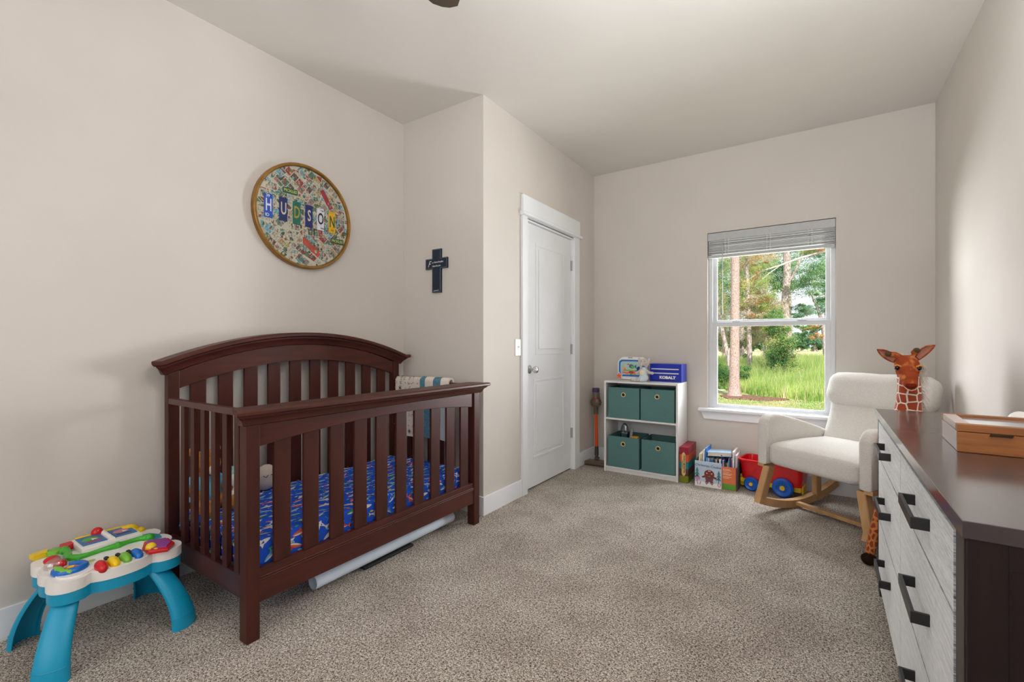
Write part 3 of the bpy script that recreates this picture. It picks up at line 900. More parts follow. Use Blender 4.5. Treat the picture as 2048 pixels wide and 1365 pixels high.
# raised outline panel on top
MB().prism(lobed(.86), 2, .298, .305, .005, 2).build('raised_deck', white_m, at)
def table_leg(sx, sy):
    """wide curved plastic leg: arched shell, outer face towards the corner"""
    x0, y0 = (-2.205 if sx > 0 else -2.375), (.475 if sy < 0 else .72)
    x1, y1 = (-2.100 if sx > 0 else -2.470), (.408 if sy < 0 else .790)
    b = bmesh.new(); N = 14; G = []
    for i in range(N+1):
        q = i/N; z = .240*(1-q)
        ex = math.sin(q*PI/2)**.9
        cx_ = x0+(x1-x0)*ex; cy_ = y0+(y1-y0)*ex
        wd = .036+.014*q
        row = []
        for j in range(13):
            a = -PI*.62+PI*1.24*j/12
            # shell arc around the diagonal-outward direction, flattened along x so it faces +X / -X
            ux = math.cos(a)*.50*wd*1.2; uy = math.sin(a)*wd*1.02
            ang = math.atan2(.55*sy, 1.0*sx)
            rx = ux*math.cos(ang)-uy*math.sin(ang); ry = ux*math.sin(ang)+uy*math.cos(ang)
            row.append(b.verts.new((cx_+rx, cy_+ry, max(z, 0))))
        G.append(row)
    for i in range(N):
        for j in range(12): b.faces.new((G[i][j], G[i+1][j], G[i+1][j+1], G[i][j+1]))
    bmesh.ops.recalc_face_normals(b, faces=b.faces)
    bmesh.ops.solidify(b, geom=b.faces[:], thickness=.006)
    mb = MB(); mb._merge(b, teal_p); leg = mb.build('leg', None, at, angle=50)
    # embossed line near the foot
    mb = MB(); pts = []
    q = .80; z = .24*(1-q); ex = math.sin(q*PI/2)**.9; cx_ = x0+(x1-x0)*ex; cy_ = y0+(y1-y0)*ex; wd = .036+.014*q
    for j in range(13):
        a = -PI*.62+PI*1.24*j/12; ux = math.cos(a)*.50*wd*1.2*1.02; uy = math.sin(a)*wd*1.02*1.02
        ang = math.atan2(.55*sy, 1.0*sx)
        pts.append((cx_+ux*math.cos(ang)-uy*math.sin(ang), cy_+ux*math.sin(ang)+uy*math.cos(ang), z))
    mb.tube(pts, .0016, 6); mb.build('foot_seam', teal_p, leg)
for sx in (1, -1):
    for sy in (-1, 1): table_leg(sx, sy)
Z0 = .304
# open book in the middle
def slab(pts, z0, z1, m, bev=.003, name='page', parent=at):
    return MB().prism(pts, 2, z0, z1, bev, 2).build(name, m, parent)
slab([(-2.505, .545), (-2.505, .735), (-2.355, .735), (-2.355, .545)], Z0-.004, Z0+.022, white_m, .006, 'book_base')
bkblue = mat('book_blue', srgb(54, 112, 170), .35, .5)
for (a, b_) in ((.555, .63), (.655, .727)):
    slab([(-2.49, a), (-2.49, b_), (-2.385, b_), (-2.385, a)], Z0+.020, Z0+.025, bkblue, .001, 'picture_page')
    mb = MB(); c = (a+b_)/2; zz = Z0+.0255
    cc = grn_p if a < .6 else mat('pink_print', srgb(214, 120, 140), .4)
    mb.prism([(-2.46, c-.022), (-2.44, c-.03), (-2.42, c-.01), (-2.43, c+.012), (-2.455, c+.026), (-2.465, c+.01)], 2, zz-.001, zz, 0, m=cc)
    mb.prism([(-2.415, c-.024), (-2.405, c-.026), (-2.402, c+.022), (-2.412, c+.022)], 2, zz-.001, zz, 0, m=red_p if a < .6 else black_m)
    mb.prism([(-2.445, c+.0), (-2.43, c+.02), (-2.425, c+.0)], 2, zz, zz+.0004, 0, m=white_m)
    mb.build('printed_picture', None, at)
MB().cyl((-2.505, .6425, Z0+.024), (-2.375, .6425, Z0+.024), .009).build('book_spine', white_m, at)
# yellow bar behind the book with red ball
MB().box((-2.525, .56, Z0-.002), (-2.508, .72, Z0+.022), .004).build('yellow_bar', yel_p, at)
MB().ball((-2.50, .626, Z0+.028), .020).build('red_ball', red_p, at)
# green caterpillar
mb = MB()
mb.tube([(-2.435, .508, Z0+.018), (-2.41, .512, Z0+.016), (-2.385, .512, Z0+.012), (-2.36, .505, Z0+.012), (-2.335, .505, Z0+.01), (-2.318, .528, Z0+.008), (-2.322, .56, Z0+.008),
         (-2.33, .60, Z0+.007), (-2.325, .64, Z0+.007), (-2.335, .68, Z0+.007), (-2.33, .72, Z0+.008), (-2.31, .742, Z0+.009)], .012, 12,
        rs=[.006, .013, .011, .013, .013, .012, .008, .009, .014, .009, .011, .015])
mb.ball((-2.305, .744, Z0+.010), .016); mb.ball((-2.325, .645, Z0+.008), .015); mb.ball((-2.425, .51, Z0+.014), .016)
mb.build('green_caterpillar', grn_p, at)
# see-through roller with a red ball
mb = MB(); mb.ball((-2.318, .468, Z0+.006), (.03, .036, .026)); mb.build('clear_roller', glass_material('clear_plastic', (.9, .9, .9), .22), at, label='clear see-through roller')
MB().ball((-2.306, .474, Z0+.006), .019).build('roller_ball', red_p, at)
MB().ball((-2.385, .468, Z0+.003), (.026, .024, .016)).build('red_button', red_p, at)
# shape pegs
MB().prism([(-2.485, .425), (-2.50, .475), (-2.465, .48), (-2.45, .43)], 2, Z0-.004, Z0+.016, .003).build('yellow_block', yel_p, at)
MB().lathe([(0, 0), (.024, 0), (.026, .004), (.026, .014), (.022, .018), (0, .018)], c=(-2.462, .492, Z0-.002)).build('green_block', lime_p, at)
MB().prism([(-2.50, .512), (-2.505, .545), (-2.475, .556), (-2.455, .53), (-2.47, .505)], 2, Z0-.004, Z0+.02, .003).build('red_block', red_p, at)
# blue swirl with lizard
mb = MB()
pts = [(-2.245+.036*math.cos(a)*(1.15-.0*a), .487+.040*math.sin(a), Z0+.004) for a in [i*.35-2.6 for i in range(17)]]
mb.tube(pts, .010, 10, rs=[.008+.006*math.sin(i*.2) for i in range(17)]); mb.build('blue_swirl', blu_p, at)
MB().lathe([(0, 0), (.022, 0), (.022, .006), (.018, .009), (0, .009)], c=(-2.242, .487, Z0)).build('orange_disc', mat('orange_plastic', srgb(236, 120, 40), .3), at)
MB().lathe([(0, 0), (.010, 0), (.010, .004), (0, .005)], c=(-2.238, .487, Z0+.008)).build('yellow_dot', yel_p, at)
mb = MB(); mb.tube([(-2.262, .452, Z0+.016), (-2.235, .456, Z0+.014), (-2.212, .462, Z0+.010), (-2.198, .478, Z0+.008), (-2.20, .50, Z0+.006)], .009, 10, rs=[.005, .012, .010, .008, .004])
mb.build('green_lizard', lime_p, at)
MB().lathe([(0, 0), (.02, 0), (.019, .003), (0, .003)], c=(-2.262, .540, Z0), n=20, M=Matrix.Diagonal((.6, 1.1, 1, 1))).build('logo_badge', mat('lime_badge', srgb(176, 196, 110), .4), at)
# piano keys
for i, (y, c) in enumerate(((.556, red_p), (.592, yel_p), (.628, lime_p), (.664, blu_p))):
    MB().ball((-2.176-.004*i, y, Z0), (.040, .0185, .022)).build('piano_key', c, at)
for y in (.580, .614, .646):
    mb = MB(); mb.ball((-2.213, y, Z0+.012), (.012, .008, .007)); mb.ball((-2.20, y+.004, Z0+.013), (.006, .006, .005)); mb.build('black_note', black_m, at)
# purple door
slab([(-2.275, .715), (-2.235, .785), (-2.165, .782), (-2.118, .742), (-2.150, .69), (-2.21, .688)], Z0-.002, Z0+.012, red_p, .004, 'red_frame')
slab([(-2.266, .722), (-2.235, .776), (-2.175, .773), (-2.14, .745), (-2.165, .702), (-2.205, .70)], Z0+.010, Z0+.016, pur_p, .002, 'purple_door')
mb = MB(); mb.ball((-2.182, .708, Z0+.014), .018); mb.ball((-2.160, .716, Z0+.006), (.014, .009, .009)); mb.build('yellow_knob', yel_p, at)
slab([(-2.375, .728), (-2.37, .765), (-2.325, .785), (-2.288, .78), (-2.29, .755), (-2.33, .735)], Z0, Z0+.008, tealp2, .003, 'teal_page')
mb = MB(); mb.ball((-2.475, .725, Z0+.006), (.036, .036, .026)); mb.ball((-2.445, .757, Z0+.004), (.016, .016, .014)); mb.build('yellow_star_button', yel_p, at)
nooff()

# ================================================================== CUBE SHELF
sx0, sx1, sy0, sy1 = -1.57, -.941, 3.80, 4.105
lam = mat('white_laminate', srgb(228, 226, 224), .35, .45, var=.01)
sh = thing('cube_shelf', 'white two tier open cube shelf beside the door corner', 'shelf', ((sx0+sx1)/2, 3.95, 0))
for (a, b_) in ((sx0, sx0+.016), (sx1-.016, sx1)):
    MB().box((a, sy0, 0), (b_, sy1, .776), .001).build('side_panel', lam, sh)
MB().box((sx0, sy0-.002, .776), (sx1, sy1, .792), .0015).build('top_panel', lam, sh)
MB().box((sx0+.016, sy0+.004, .456), (sx1-.016, sy1, .471), .001).build('middle_shelf', lam, sh)
MB().box((sx0+.016, sy0+.004, .031), (sx1-.016, sy1, .046), .001).build('bottom_shelf', lam, sh)
MB().box((sx0+.016, sy0+.012, 0), (sx1-.016, sy0+.026, .031), .001).build('kick_board', lam, sh)
MB().box((sx0+.016, sy1-.006, .03), (sx1-.016, sy1-.001, .776)).build('back_panel', lam, sh)
nooff()
bin_m = mat('green_canvas', srgb(92, 128, 128), .9, .2, var=.05, vscale=120, bump=.25, bscale=700)
brass = mat('pale_brass', srgb(226, 206, 150), .3, .5, .7)
def storage_bin(label, x, z, y=3.812):
    global OFF
    t = thing('storage_bin', label, 'storage bin', (x, y, z), 0, 'green fabric bins in the white shelf', world=False)
    w_, d_, h_, th = .276, .275, .266, .005
    mb = MB()
    mb.box((0, 0, 0), (w_, th, h_), .0015); mb.box((0, d_-th, 0), (w_, d_, h_), .0015)
    mb.box((0, th, 0), (th, d_-th, h_), .0015); mb.box((w_-th, th, 0), (w_, d_-th, h_), .0015)
    mb.box((th, th, 0), (w_-th, d_-th, th))
    mb.build('fabric_box', bin_m, t)
    mb = MB(); mb.torus((w_/2, -.001, .205), .0165, .0045, 'Y'); mb.build('grommet_ring', brass, t)
    MB().cyl((w_/2, -.0006, .205), (w_/2, -.0016, .205), .0135, n=20).build('finger_hole', mat('dark_hole', (.01, .01, .01), .9), t, label='dark round finger hole')
    return t
b0 = storage_bin('green fabric storage bin on the upper left of the white shelf', -1.535, .4715, 3.806)
dup(b0, (-1.247, 3.806, .4715), None, 'green fabric storage bin on the upper right of the white shelf')
dup(b0, (-1.538, 3.808, .0465), None, 'green fabric storage bin with toys sticking out, lower left of the shelf')
dup(b0, (-1.240, 3.808, .0465), None, 'empty looking green fabric storage bin on the lower right of the shelf')
nooff()
t = thing('clear_toy_scoop', 'pale clear blue plastic toy standing up in the lower left bin', 'toy', (-1.42, 3.90, .06))
mb = MB(); mb.ball((-1.43, 3.93, .30), (.042, .022, .115)); mb.build('clear_shell', glass_material('smoky_plastic', (.45, .52, .56), .18), t)
mb = MB(); mb.box((-1.455, 3.915, .08), (-1.405, 3.935, .33), .008, 3); mb.build('white_core', mat('pale_blue_plastic', srgb(150, 170, 186), .3), t); nooff()
t = thing('grey_toy_wand', 'small grey striped toy leaning in the lower left bin', 'toy', (-1.35, 3.88, .08))
mb = MB(); mb.cyl((-1.385, 3.87, .09), (-1.345, 3.87, .365), .014, .012); mb.ball((-1.345, 3.87, .367), .0125); mb.build('wand_body', mat('toy_grey', srgb(150, 142, 140), .4, var=.3, vscale=60), t)
nooff()
t = thing('yellow_toy_block', 'yellow toy block just showing over the rim of the lower left bin', 'toy', (-1.31, 3.9, .2))
MB().box((-1.345, 3.85, .20), (-1.285, 3.90, .318), .008, 3).build('block_body', mat('mustard_plastic', srgb(210, 150, 30), .4), t); nooff()

# toolbox
tb = thing('blue_toolbox', 'blue mini drawer toolbox with two silver handles on the white shelf', 'toolbox', (-1.08, 4.03, .792), math.radians(-3), world=False)
cob = mat('cobalt_paint', srgb(12, 44, 176), .3, .5)
W2 = .135
mb = MB(); mb.box((-W2, -.07, 0), (W2, .07, .150), .004, 3); mb.build('body', cob, tb)
for z in (.092, .058):
    MB().box((-W2+.012, -.0735, z-.014), (W2-.018, -.069, z+.020), .001).build('drawer', cob, tb)
for z in (.108, .072):
    MB().box((-W2+.016, -.082, z-.005), (W2-.022, -.072, z+.005), .002).build('drawer_handle', mat('brushed_aluminium', (.75, .74, .72), .35, metal=.6), tb, label='silver bar handle')
MB().box((-W2+.004, -.0725, .010), (W2-.012, -.069, .018), .001).build('bottom_groove', mat('dark_blue', srgb(8, 24, 110), .4), tb)
MB().box((-W2-.001, -.071, .136), (W2+.001, .071, .152), .004, 3).build('lid', cob, tb)
text('KOBALT', .031, Matrix.Translation((.018, -.0745, .036)) @ Matrix.Rotation(PI/2, 4, 'X'), white_m, 'lettering', tb, bold=.0018, xs=1.15)
nooff()

# aquarium toy
aq = thing('aquarium_crib_toy', 'white framed aquarium toy with a blue rim and cartoon fish on the shelf', 'toy', (-1.375, 3.985, .792), math.radians(-4), world=False)
def rrect(w_, h_, r, cx_=0, cz=0, n=6, bulge=0.0):
    P = []
    for (sx_, sz_, a0) in ((1, 1, 0), (-1, 1, PI/2), (-1, -1, PI), (1, -1, 3*PI/2)):
        for i in range(n+1):
            a = a0+PI/2*i/n
            x = sx_*(w_/2-r)+r*math.cos(a); z = sz_*(h_/2-r)+r*math.sin(a)
            P.append((cx_+x, cz+z+(bulge*(1-(x/(w_/2))**2) if z > 0 else 0)))
    return P
pts = rrect(.272, .186, .05, 0, .098)
pts = [(x, z+(.025*(1-(x/.136)**2) if z > .10 else 0)) for x, z in pts]
MB().prism(pts, 1, -.026, .026, .008, 3).build('white_shell', white_m, aq)
mb = MB()
o_, i_ = rrect(.238, .148, .034, 0, .108), rrect(.204, .118, .026, 0, .108)
n_ = len(o_)
mb.prism(o_, 1, -.033, -.026, .002); mb.build('blue_rim', blu_p, aq)
MB().prism(i_, 1, -.0345, -.033, 0).build('screen', mat('aqua_print', srgb(176, 204, 196), .25, coat=.5, var=.06, vscale=30), aq)
mb = MB(); yq = -.0350
def spot(cx_, cz, rx, rz, m, dy=0, n=16, rot=0):
    P = [(cx_+rx*math.cos(a)*math.cos(rot)-rz*math.sin(a)*math.sin(rot), cz+rx*math.cos(a)*math.sin(rot)+rz*math.sin(a)*math.cos(rot)) for a in [k*2*PI/n for k in range(n)]]
    mb.prism(P, 1, yq-dy-.0003, yq-dy, 0, m=m)
org = MATS['orange_plastic']; pnk = mat('pink_toy', srgb(226, 110, 130), .4)
spot(.0, .124, .032, .017, mat('fish_teal', srgb(40, 110, 140), .3), rot=-.45); spot(.014, .117, .018, .010, lime_p, .0004, rot=-.4)
mb.prism([(.026, .125), (.044, .14), (.050, .105), (.040, .108)], 1, yq-.0004, yq, 0, m=MATS['fish_teal'])
spot(-.024, .130, .006, .006, white_m, .0006); spot(-.023, .130, .003, .003, black_m, .0009); spot(-.012, .143, .005, .005, white_m, .0006); spot(-.011, .143, .0025, .0025, black_m, .0009)
spot(-.03, .141, .012, .005, org, .0003, rot=.3)
spot(-.066, .097, .020, .017, mat('peach_toy', srgb(240, 176, 100), .4)); spot(-.060, .097, .008, .007, pnk, .0004)
spot(.070, .103, .021, .021, mat('navy_toy', srgb(26, 56, 130), .3)); spot(.062, .082, .026, .008, MATS['fish_teal'], .0002)
spot(-.04, .064, .022, .010, org); spot(.034, .062, .022, .009, org); spot(0, .072, .026, .011, red_p, .0002); spot(-.066, .068, .02, .008, pnk, .0001); spot(.045, .074, .024, .012, pnk, .0001)
spot(.0, .056, .014, .006, grn_p, .0004); spot(-.01, .088, .07, .006, lime_p)
mb.build('fish_print', None, aq)
def star(cx_, cz, R, r, rot=PI/2):
    return [(cx_+(R if k % 2 == 0 else r)*math.cos(rot+k*PI/5), cz+(R if k % 2 == 0 else r)*math.sin(rot+k*PI/5)) for k in range(10)]
MB().prism(star(-.112, .036, .036, .021, PI/2+.1), 1, -.040, -.030, .003, 3).build('starfish_backing', white_m, aq)
MB().prism(star(-.112, .036, .030, .015, PI/2+.1), 1, -.045, -.038, .003, 3).build('starfish_button', mat('starfish_orange', srgb(238, 96, 36), .35), aq)
text('Einstein', .013, Matrix.Translation((-.012, -.0268, .200)) @ Matrix.Rotation(PI/2, 4, 'X'), mat('olive_ink', srgb(96, 88, 60), .5), 'lettering', aq, bold=.0003)
nooff()

# elephant plush
el = thing('elephant_plush', 'small grey elephant plush in pale blue pyjamas sitting on the shelf edge', 'plush toy', (-1.245, 3.87, .792))
elm = mat('elephant_grey', srgb(206, 196, 190), 1, .1, var=.06, vscale=80, bump=.5, bscale=300)
mb = MB(); ex, ey = -1.245, 3.875
mb.ball((ex+.004, ey, .957), (.030, .028, .033))
mb.tube([(ex+.002, ey-.024, .955), (ex-.006, ey-.040, .935), (ex-.012, ey-.042, .912), (ex-.016, ey-.046, .895)], .010, 10, rs=[.014, .011, .009, .008])
for s in (-1, 1):
    mb.ball((ex+.004+s*.036, ey+.006, .960), (.013, .018, .040), M=Matrix.Rotation(s*.25, 4, 'Y'))
fused(mb, 'head', elm, el, .004, 3)
for s in (-1, 1): MB().ball((ex+.004+s*.014, ey-.026, .967), .0032).build('eye', black_m, el)
pj = mat('pale_blue_pyjama', srgb(206, 218, 226), 1, .1, var=.08, vscale=150, bump=.3)
mb = MB(); mb.ball((ex, ey+.005, .865), (.034, .030, .052)); mb.ball((ex, ey+.005, .825), (.042, .034, .032))
for s in (-1, 1):
    mb.tube([(ex+s*.02, ey, .815), (ex+s*.022-.02, ey-.03, .808), (ex+s*.024-.045, ey-.052, .808)], .018, 10, rs=[.022, .018, .015])
fused(mb, 'pyjama_body', pj, el, .004, 3, 'pale blue striped pyjamas')
for s in (-1, 1):
    mb = MB(); mb.ball((ex+s*.024-.052, ey-.060, .812), (.014, .012, .018)); mb.build('foot', elm, el)
mb = MB(); mb.tube([(ex+.026, ey, .885), (ex+.05, ey-.008, .872), (ex+.075, ey-.012, .868)], .011, 10, rs=[.012, .011, .013]); mb.ball((ex+.078, ey-.012, .868), .0135)
mb.build('arm', elm, el)
mb = MB(); mb.tube([(ex-.026, ey, .885), (ex-.04, ey-.02, .872), (ex-.046, ey-.03, .868)], .011, 10, rs=[.012, .011, .013]); mb.ball((ex-.048, ey-.032, .868), .0135)
mb.build('arm', elm, el)
MB().ball((ex-.006, ey-.022, .872), (.020, .008, .026)).build('bib', mat('cream_patch', srgb(236, 226, 196), 1, .1, bump=.3), el, label='cream tummy patch')
nooff()

# ================================================================== VACUUM
vc = thing('cordless_stick_vacuum', 'cordless stick vacuum with an orange wand leaning in the corner', 'vacuum cleaner', (-1.72, 3.95, 0))
grey_d = mat('vac_grey', srgb(96, 84, 72), .35, .5); pur_d = mat('vac_purple', srgb(62, 50, 96), .4); org_d = mat('vac_orange', srgb(226, 78, 20), .3)
vx, vy = -1.742, 4.02
mb = MB(); mb.cyl((vx+.028, vy-.045, .045), (vx+.015, vy-.02, .10), .014, n=16); mb.cyl((vx+.015, vy-.02, .075), (vx+.012, vy-.012, .155), .019, .017, n=18); mb.build('neck', mat('vac_dark', srgb(58, 52, 52), .4), vc)
MB().cyl((vx+.012, vy-.012, .15), (vx, vy, .46), .0145, n=18).build('wand', org_d, vc, label='orange tube')
MB().cyl((vx, vy, .455), (vx-.001, vy+.001, .535), .021, .024, n=18).build('wand_socket', grey_d, vc)
mb = MB(); mb.lathe([(0, 0), (.040, 0), (.046, .01), (.044, .05), (.030, .06), (0, .062)], c=(vx-.001, vy+.028, .565), n=24, M=Matrix.Rotation(PI/2, 4, 'X'))
for k in range(12):
    a = k*2*PI/12; mb.cyl((vx-.001+.040*math.cos(a), vy+.024, .565+.040*math.sin(a)), (vx-.001+.040*math.cos(a), vy-.026, .565+.040*math.sin(a)), .009, .007, n=8)
mb.build('cyclone_body', grey_d, vc)
MB().cyl((vx-.001, vy+.0, .60), (vx-.001, vy+.0, .665), .031, .033, n=24).build('motor_body', mat('vac_bronze', srgb(120, 108, 92), .3, metal=.3), vc)
MB().cyl((vx-.001, vy, .597), (vx-.001, vy, .606), .0325, n=24).build('red_band', red_p, vc)
mb = MB(); mb.cyl((vx-.001, vy, .662), (vx-.001, vy, .694), .0345, n=24); mb.lathe([(.0345, 0), (.031, .006), (0, .007)], c=(vx-.001, vy, .694)); mb.build('filter_cap', pur_d, vc, label='purple filter cap')
mb = MB(); mb.tube([(vx, vy+.03, .66), (vx, vy+.065, .64), (vx, vy+.07, .59), (vx, vy+.045, .55)], .012, 10); mb.build('handle', grey_d, vc)
mb = MB(); mb.box((-1.79, 3.885, .014), (-1.585, 3.975, .040), .012, 3, m=mat('vac_head', srgb(130, 112, 92), .35, metal=.2)); mb.cyl((-1.79, 3.89, .022), (-1.585, 3.89, .022), .018, n=16, m=mat('vac_roller', srgb(96, 74, 62), .6))
mb.box((-1.725, 3.94, .045), (-1.69, 3.99, .066), .008, 3, m=grey_d)
mb.build('floor_head', None, vc)
nooff()

# ================================================================== LAYERED GAME BOX
gb = thing('layered_gift_box', 'tall box in red orange teal brown and green layers beside the white shelf', 'box', (-.90, 3.96, 0))
lay = [('green_layer', srgb(120, 126, 16), 0, .055), ('brown_layer', srgb(84, 48, 42), .055, .112), ('teal_layer', srgb(10, 122, 134), .112, .168), ('orange_layer', srgb(206, 82, 36), .168, .226), ('red_layer', srgb(150, 22, 48), .226, .285)]
for n_, c, z0, z1 in lay:
    MB().box((-.934, 3.822, z0), (-.866, 4.10, z1), .0022, 2).build(n_, mat('box_'+n_, c, .45, .5, var=.05, vscale=12), gb)
MB().box((-.9345, 3.955, .004), (-.8655, 3.958, .2852), 0).build('lid_seam', mat('seam_dark', srgb(70, 20, 28), .6), gb)
sg = [(-.917, .075), (-.917, .225), (-.913, .235), (-.902, .248), (-.891, .235), (-.887, .225), (-.887, .075), (-.891, .065), (-.902, .052), (-.913, .065)]
MB().prism(sg, 1, 3.8195, 3.8225, .0005).build('name_plank', mat('tan_card', srgb(224, 184, 120), .6, var=.06, vscale=40), gb)
text('TICKLE MONSTER', .0175, face_negy(-.8975, 3.8190, .15, -PI/2), mat('ink_dark', srgb(30, 40, 52), .5), 'lettering', gb, bold=.0003)
text('LAUGHTER KIT', .0095, face_negy(-.9105, 3.8190, .15, -PI/2), mat('ink_green', srgb(74, 84, 40), .5), 'lettering', gb, bold=.0002)
nooff()

# ================================================================== BOOKS
bb = thing('grey_book_bin', 'low grey fabric bin packed with picture books under the window', 'bin', (-.66, 3.95, 0))
gm = mat('grey_felt', srgb(104, 104, 100), .95, .1, var=.1, vscale=80)
mb = MB(); mb.box((-.812, 3.831, 0), (-.808, 4.09, .205), .001); mb.box((-.516, 3.831, 0), (-.512, 4.09, .19), .001); mb.box((-.812, 3.831, 0), (-.512, 3.835, .165)); mb.box((-.812, 4.086, 0), (-.512, 4.09, .20)); mb.box((-.81, 3.832, 0), (-.514, 4.088, .004))
mb.build('bin_shell', gm, bb); nooff()
paper = mat('book_pages', srgb(222, 212, 196), .8, .2, var=.08, vscale=200, stretch=(6, .2, .2))
def make_book(w_, d_, h_, m, label, loc, rot=0.0, tilt=0.0, group=None, spine='front'):
    """standing book: thin along x, spine facing -y"""
    t = thing('picture_book', label, 'book', loc, rot, group, world=False)
    if tilt: t.rotation_euler = (0, tilt, rot)
    c = MB(); c.box((-w_/2, 0, 0), (-w_/2+.002, d_, h_), .0005); c.box((w_/2-.002, 0, 0), (w_/2, d_, h_), .0005); c.box((-w_/2, 0, 0), (w_/2, .002, h_), .0008)
    c.build('cover', m, t)
    MB().box((-w_/2+.002, .002, .003), (w_/2-.002, d_-.003, h_-.003)).build('pages', paper, t)
    return t
spines = [
    ('cream picture book at the left end of the grey bin', srgb(232, 226, 206), .014, .24, -.796, .10),
    ('yellowish cream picture book second from the left in the grey bin', srgb(216, 204, 150), .011, .245, -.778, .06),
    ('tall white picture book leaning left in the grey bin', srgb(236, 236, 238), .014, .272, -.760, .04),
    ('tall bright blue picture book leaning in the left of the grey bin', srgb(40, 126, 214), .009, .288, -.744, .03),
    ('light blue picture book under the left end of the flat book', srgb(128, 194, 226), .010, .215, -.730, 0),
    ('pink and white board book under the flat book', srgb(226, 196, 208), .010, .212, -.7175, 0),
    ('wide teal and navy board book under the flat book', srgb(36, 110, 156), .026, .21, -.697, 0),
    ('dark brown board book in the middle of the grey bin', srgb(60, 48, 50), .012, .208, -.6765, 0),
    ('beige board book in the middle of the grey bin', srgb(190, 172, 156), .012, .21, -.663, 0),
    ('black board book right of the beige one in the grey bin', srgb(30, 26, 34), .012, .208, -.6495, 0),
    ('white board book with a pink spine in the grey bin', srgb(234, 222, 226), .013, .214, -.6355, 0),
    ('navy board book at the right end of the flat book', srgb(24, 44, 110), .009, .212, -.623, 0),
    ('lavender board book at the right end of the flat book', srgb(196, 180, 222), .008, .212, -.6135, 0),
    ('dark green thin book leaning in the grey bin', srgb(46, 82, 70), .008, .196, -.604, 0),
    ('brown thin book in the right half of the grey bin', srgb(92, 62, 56), .009, .19, -.5945, 0),
    ('pale green thin book in the right half of the grey bin', srgb(170, 190, 166), .009, .192, -.585, 0),
    ('sky blue tall thin book in the right half of the grey bin', srgb(110, 170, 206), .008, .226, -.5755, 0),
    ('navy tall thin book in the right half of the grey bin', srgb(38, 56, 110), .007, .232, -.567, 0),
    ('purple book in the right half of the grey bin', srgb(118, 76, 140), .010, .225, -.5575, 0),
    ('tall white book with a dark top edge in the grey bin', srgb(236, 232, 228), .014, .283, -.544, 0),
    ('white book with a lilac cover at the right end of the grey bin', srgb(214, 206, 224), .013, .258, -.5275, .02)]
for i, (lb, c, w_, h_, x, tl) in enumerate(spines):
    make_book(w_, .20 if i not in (4, 5, 6, 7, 8, 9, 10, 11, 12) else .18, h_, mat('cover_%d' % i, c, .4, .5, var=.08, vscale=40), lb, (x-(h_*math.sin(tl)*.5 if tl else 0)*0, 3.838+(.016 if i > 12 else 0), .005), 0, tl*.6, 'picture books in the grey bin')
nooff()
# flat book on top
t = thing('hardback_book', 'pale blue hardback lying flat on top of the books in the bin', 'book', (-.655, 3.935, .234), math.radians(8), world=False)
t.rotation_euler = (math.radians(-3), math.radians(-3), math.radians(8))
lb_ = mat('cover_pale', srgb(176, 206, 232), .35, .5, var=.12, vscale=14)
mb = MB(); mb.box((-.085, -.07, .028), (.085, .10, .031), .001); mb.box((-.085, -.07, 0), (.085, .10, .003), .001); mb.box((.082, -.07, 0), (.086, .10, .031), .001); mb.build('cover', lb_, t)
MB().box((-.082, -.067, .003), (.082, .097, .028)).build('pages', paper, t)
t = thing('dark_blue_book', 'dark blue book wedged below the right end of the flat hardback', 'book', (-.60, 3.87, .205), 0, world=False)
t.rotation_euler = (0, math.radians(-38), 0)
mb = MB(); mb.box((-.004, 0, 0), (.004, .16, .055), .001); mb.build('cover', mat('cover_deep_blue', srgb(20, 30, 120), .4), t); MB().box((-.003, .001, .002), (.003, .158, .0535)).build('pages', paper, t)
nooff()
# front books
cb = thing('christmas_picture_book', 'square picture book with a gingerbread man cover propped against the bin', 'book', (-.716, 3.806, 0))
cvm = mat('cover_ice_blue', srgb(190, 206, 226), .3, .5, var=.03, vscale=20)
mb = MB(); mb.box((-.813, 3.800, .001), (-.619, 3.802, .197), .0005); mb.box((-.813, 3.812, .001), (-.619, 3.814, .197), .0005); mb.box((-.813, 3.800, .001), (-.811, 3.814, .197), .0005); mb.build('cover', cvm, cb)
MB().box((-.811, 3.802, .004), (-.622, 3.812, .194)).build('pages', paper, cb)
mb = MB(); yq = 3.8000
gbm = mat('ginger_brown', srgb(126, 48, 34), .5); tgm = mat('tree_teal', srgb(58, 130, 134), .5); pkm = mat('soft_pink', srgb(214, 130, 172), .5); mvm = mat('mauve_brown', srgb(122, 66, 76), .5)
def sp(cx_, cz, rx, rz, m, d=0.0, rot=0, n=18):
    P = [(cx_+rx*math.cos(a)*math.cos(rot)-rz*math.sin(a)*math.sin(rot), cz+rx*math.cos(a)*math.sin(rot)+rz*math.sin(a)*math.cos(rot)) for a in [k*2*PI/n for k in range(n)]]
    mb.prism(P, 1, yq-.0003-d, yq-d, 0, m=m)
hx = -.706
mb.prism([(-.812, .003), (-.812, .035), (-.76, .042), (-.70, .030), (-.65, .042), (-.620, .034), (-.620, .003)], 1, yq-.0002, yq, 0, m=white_m)
for (cx_, s) in ((-.795, 1), (-.638, .9)):
    for k in range(3):
        z = .066+k*.026*s; wd = (.026-.006*k)*s
        mb.prism([(cx_-wd if cx_ < -.7 else cx_-wd, z-.006), (cx_, z+.034*s), (min(cx_+wd, -.62), z-.006), (cx_, z+.004)], 1, yq-.0004-k*.0001, yq-.0002, 0, m=tgm)
    mb.prism([(cx_-.003, .04), (cx_-.003, .13), (cx_+.003, .13), (cx_+.003, .04)], 1, yq-.0004, yq-.0002, 0, m=tgm)
sp(hx, .105, .037, .033, gbm, .0004)
sp(hx, .070, .030, .026, mvm, .0002)
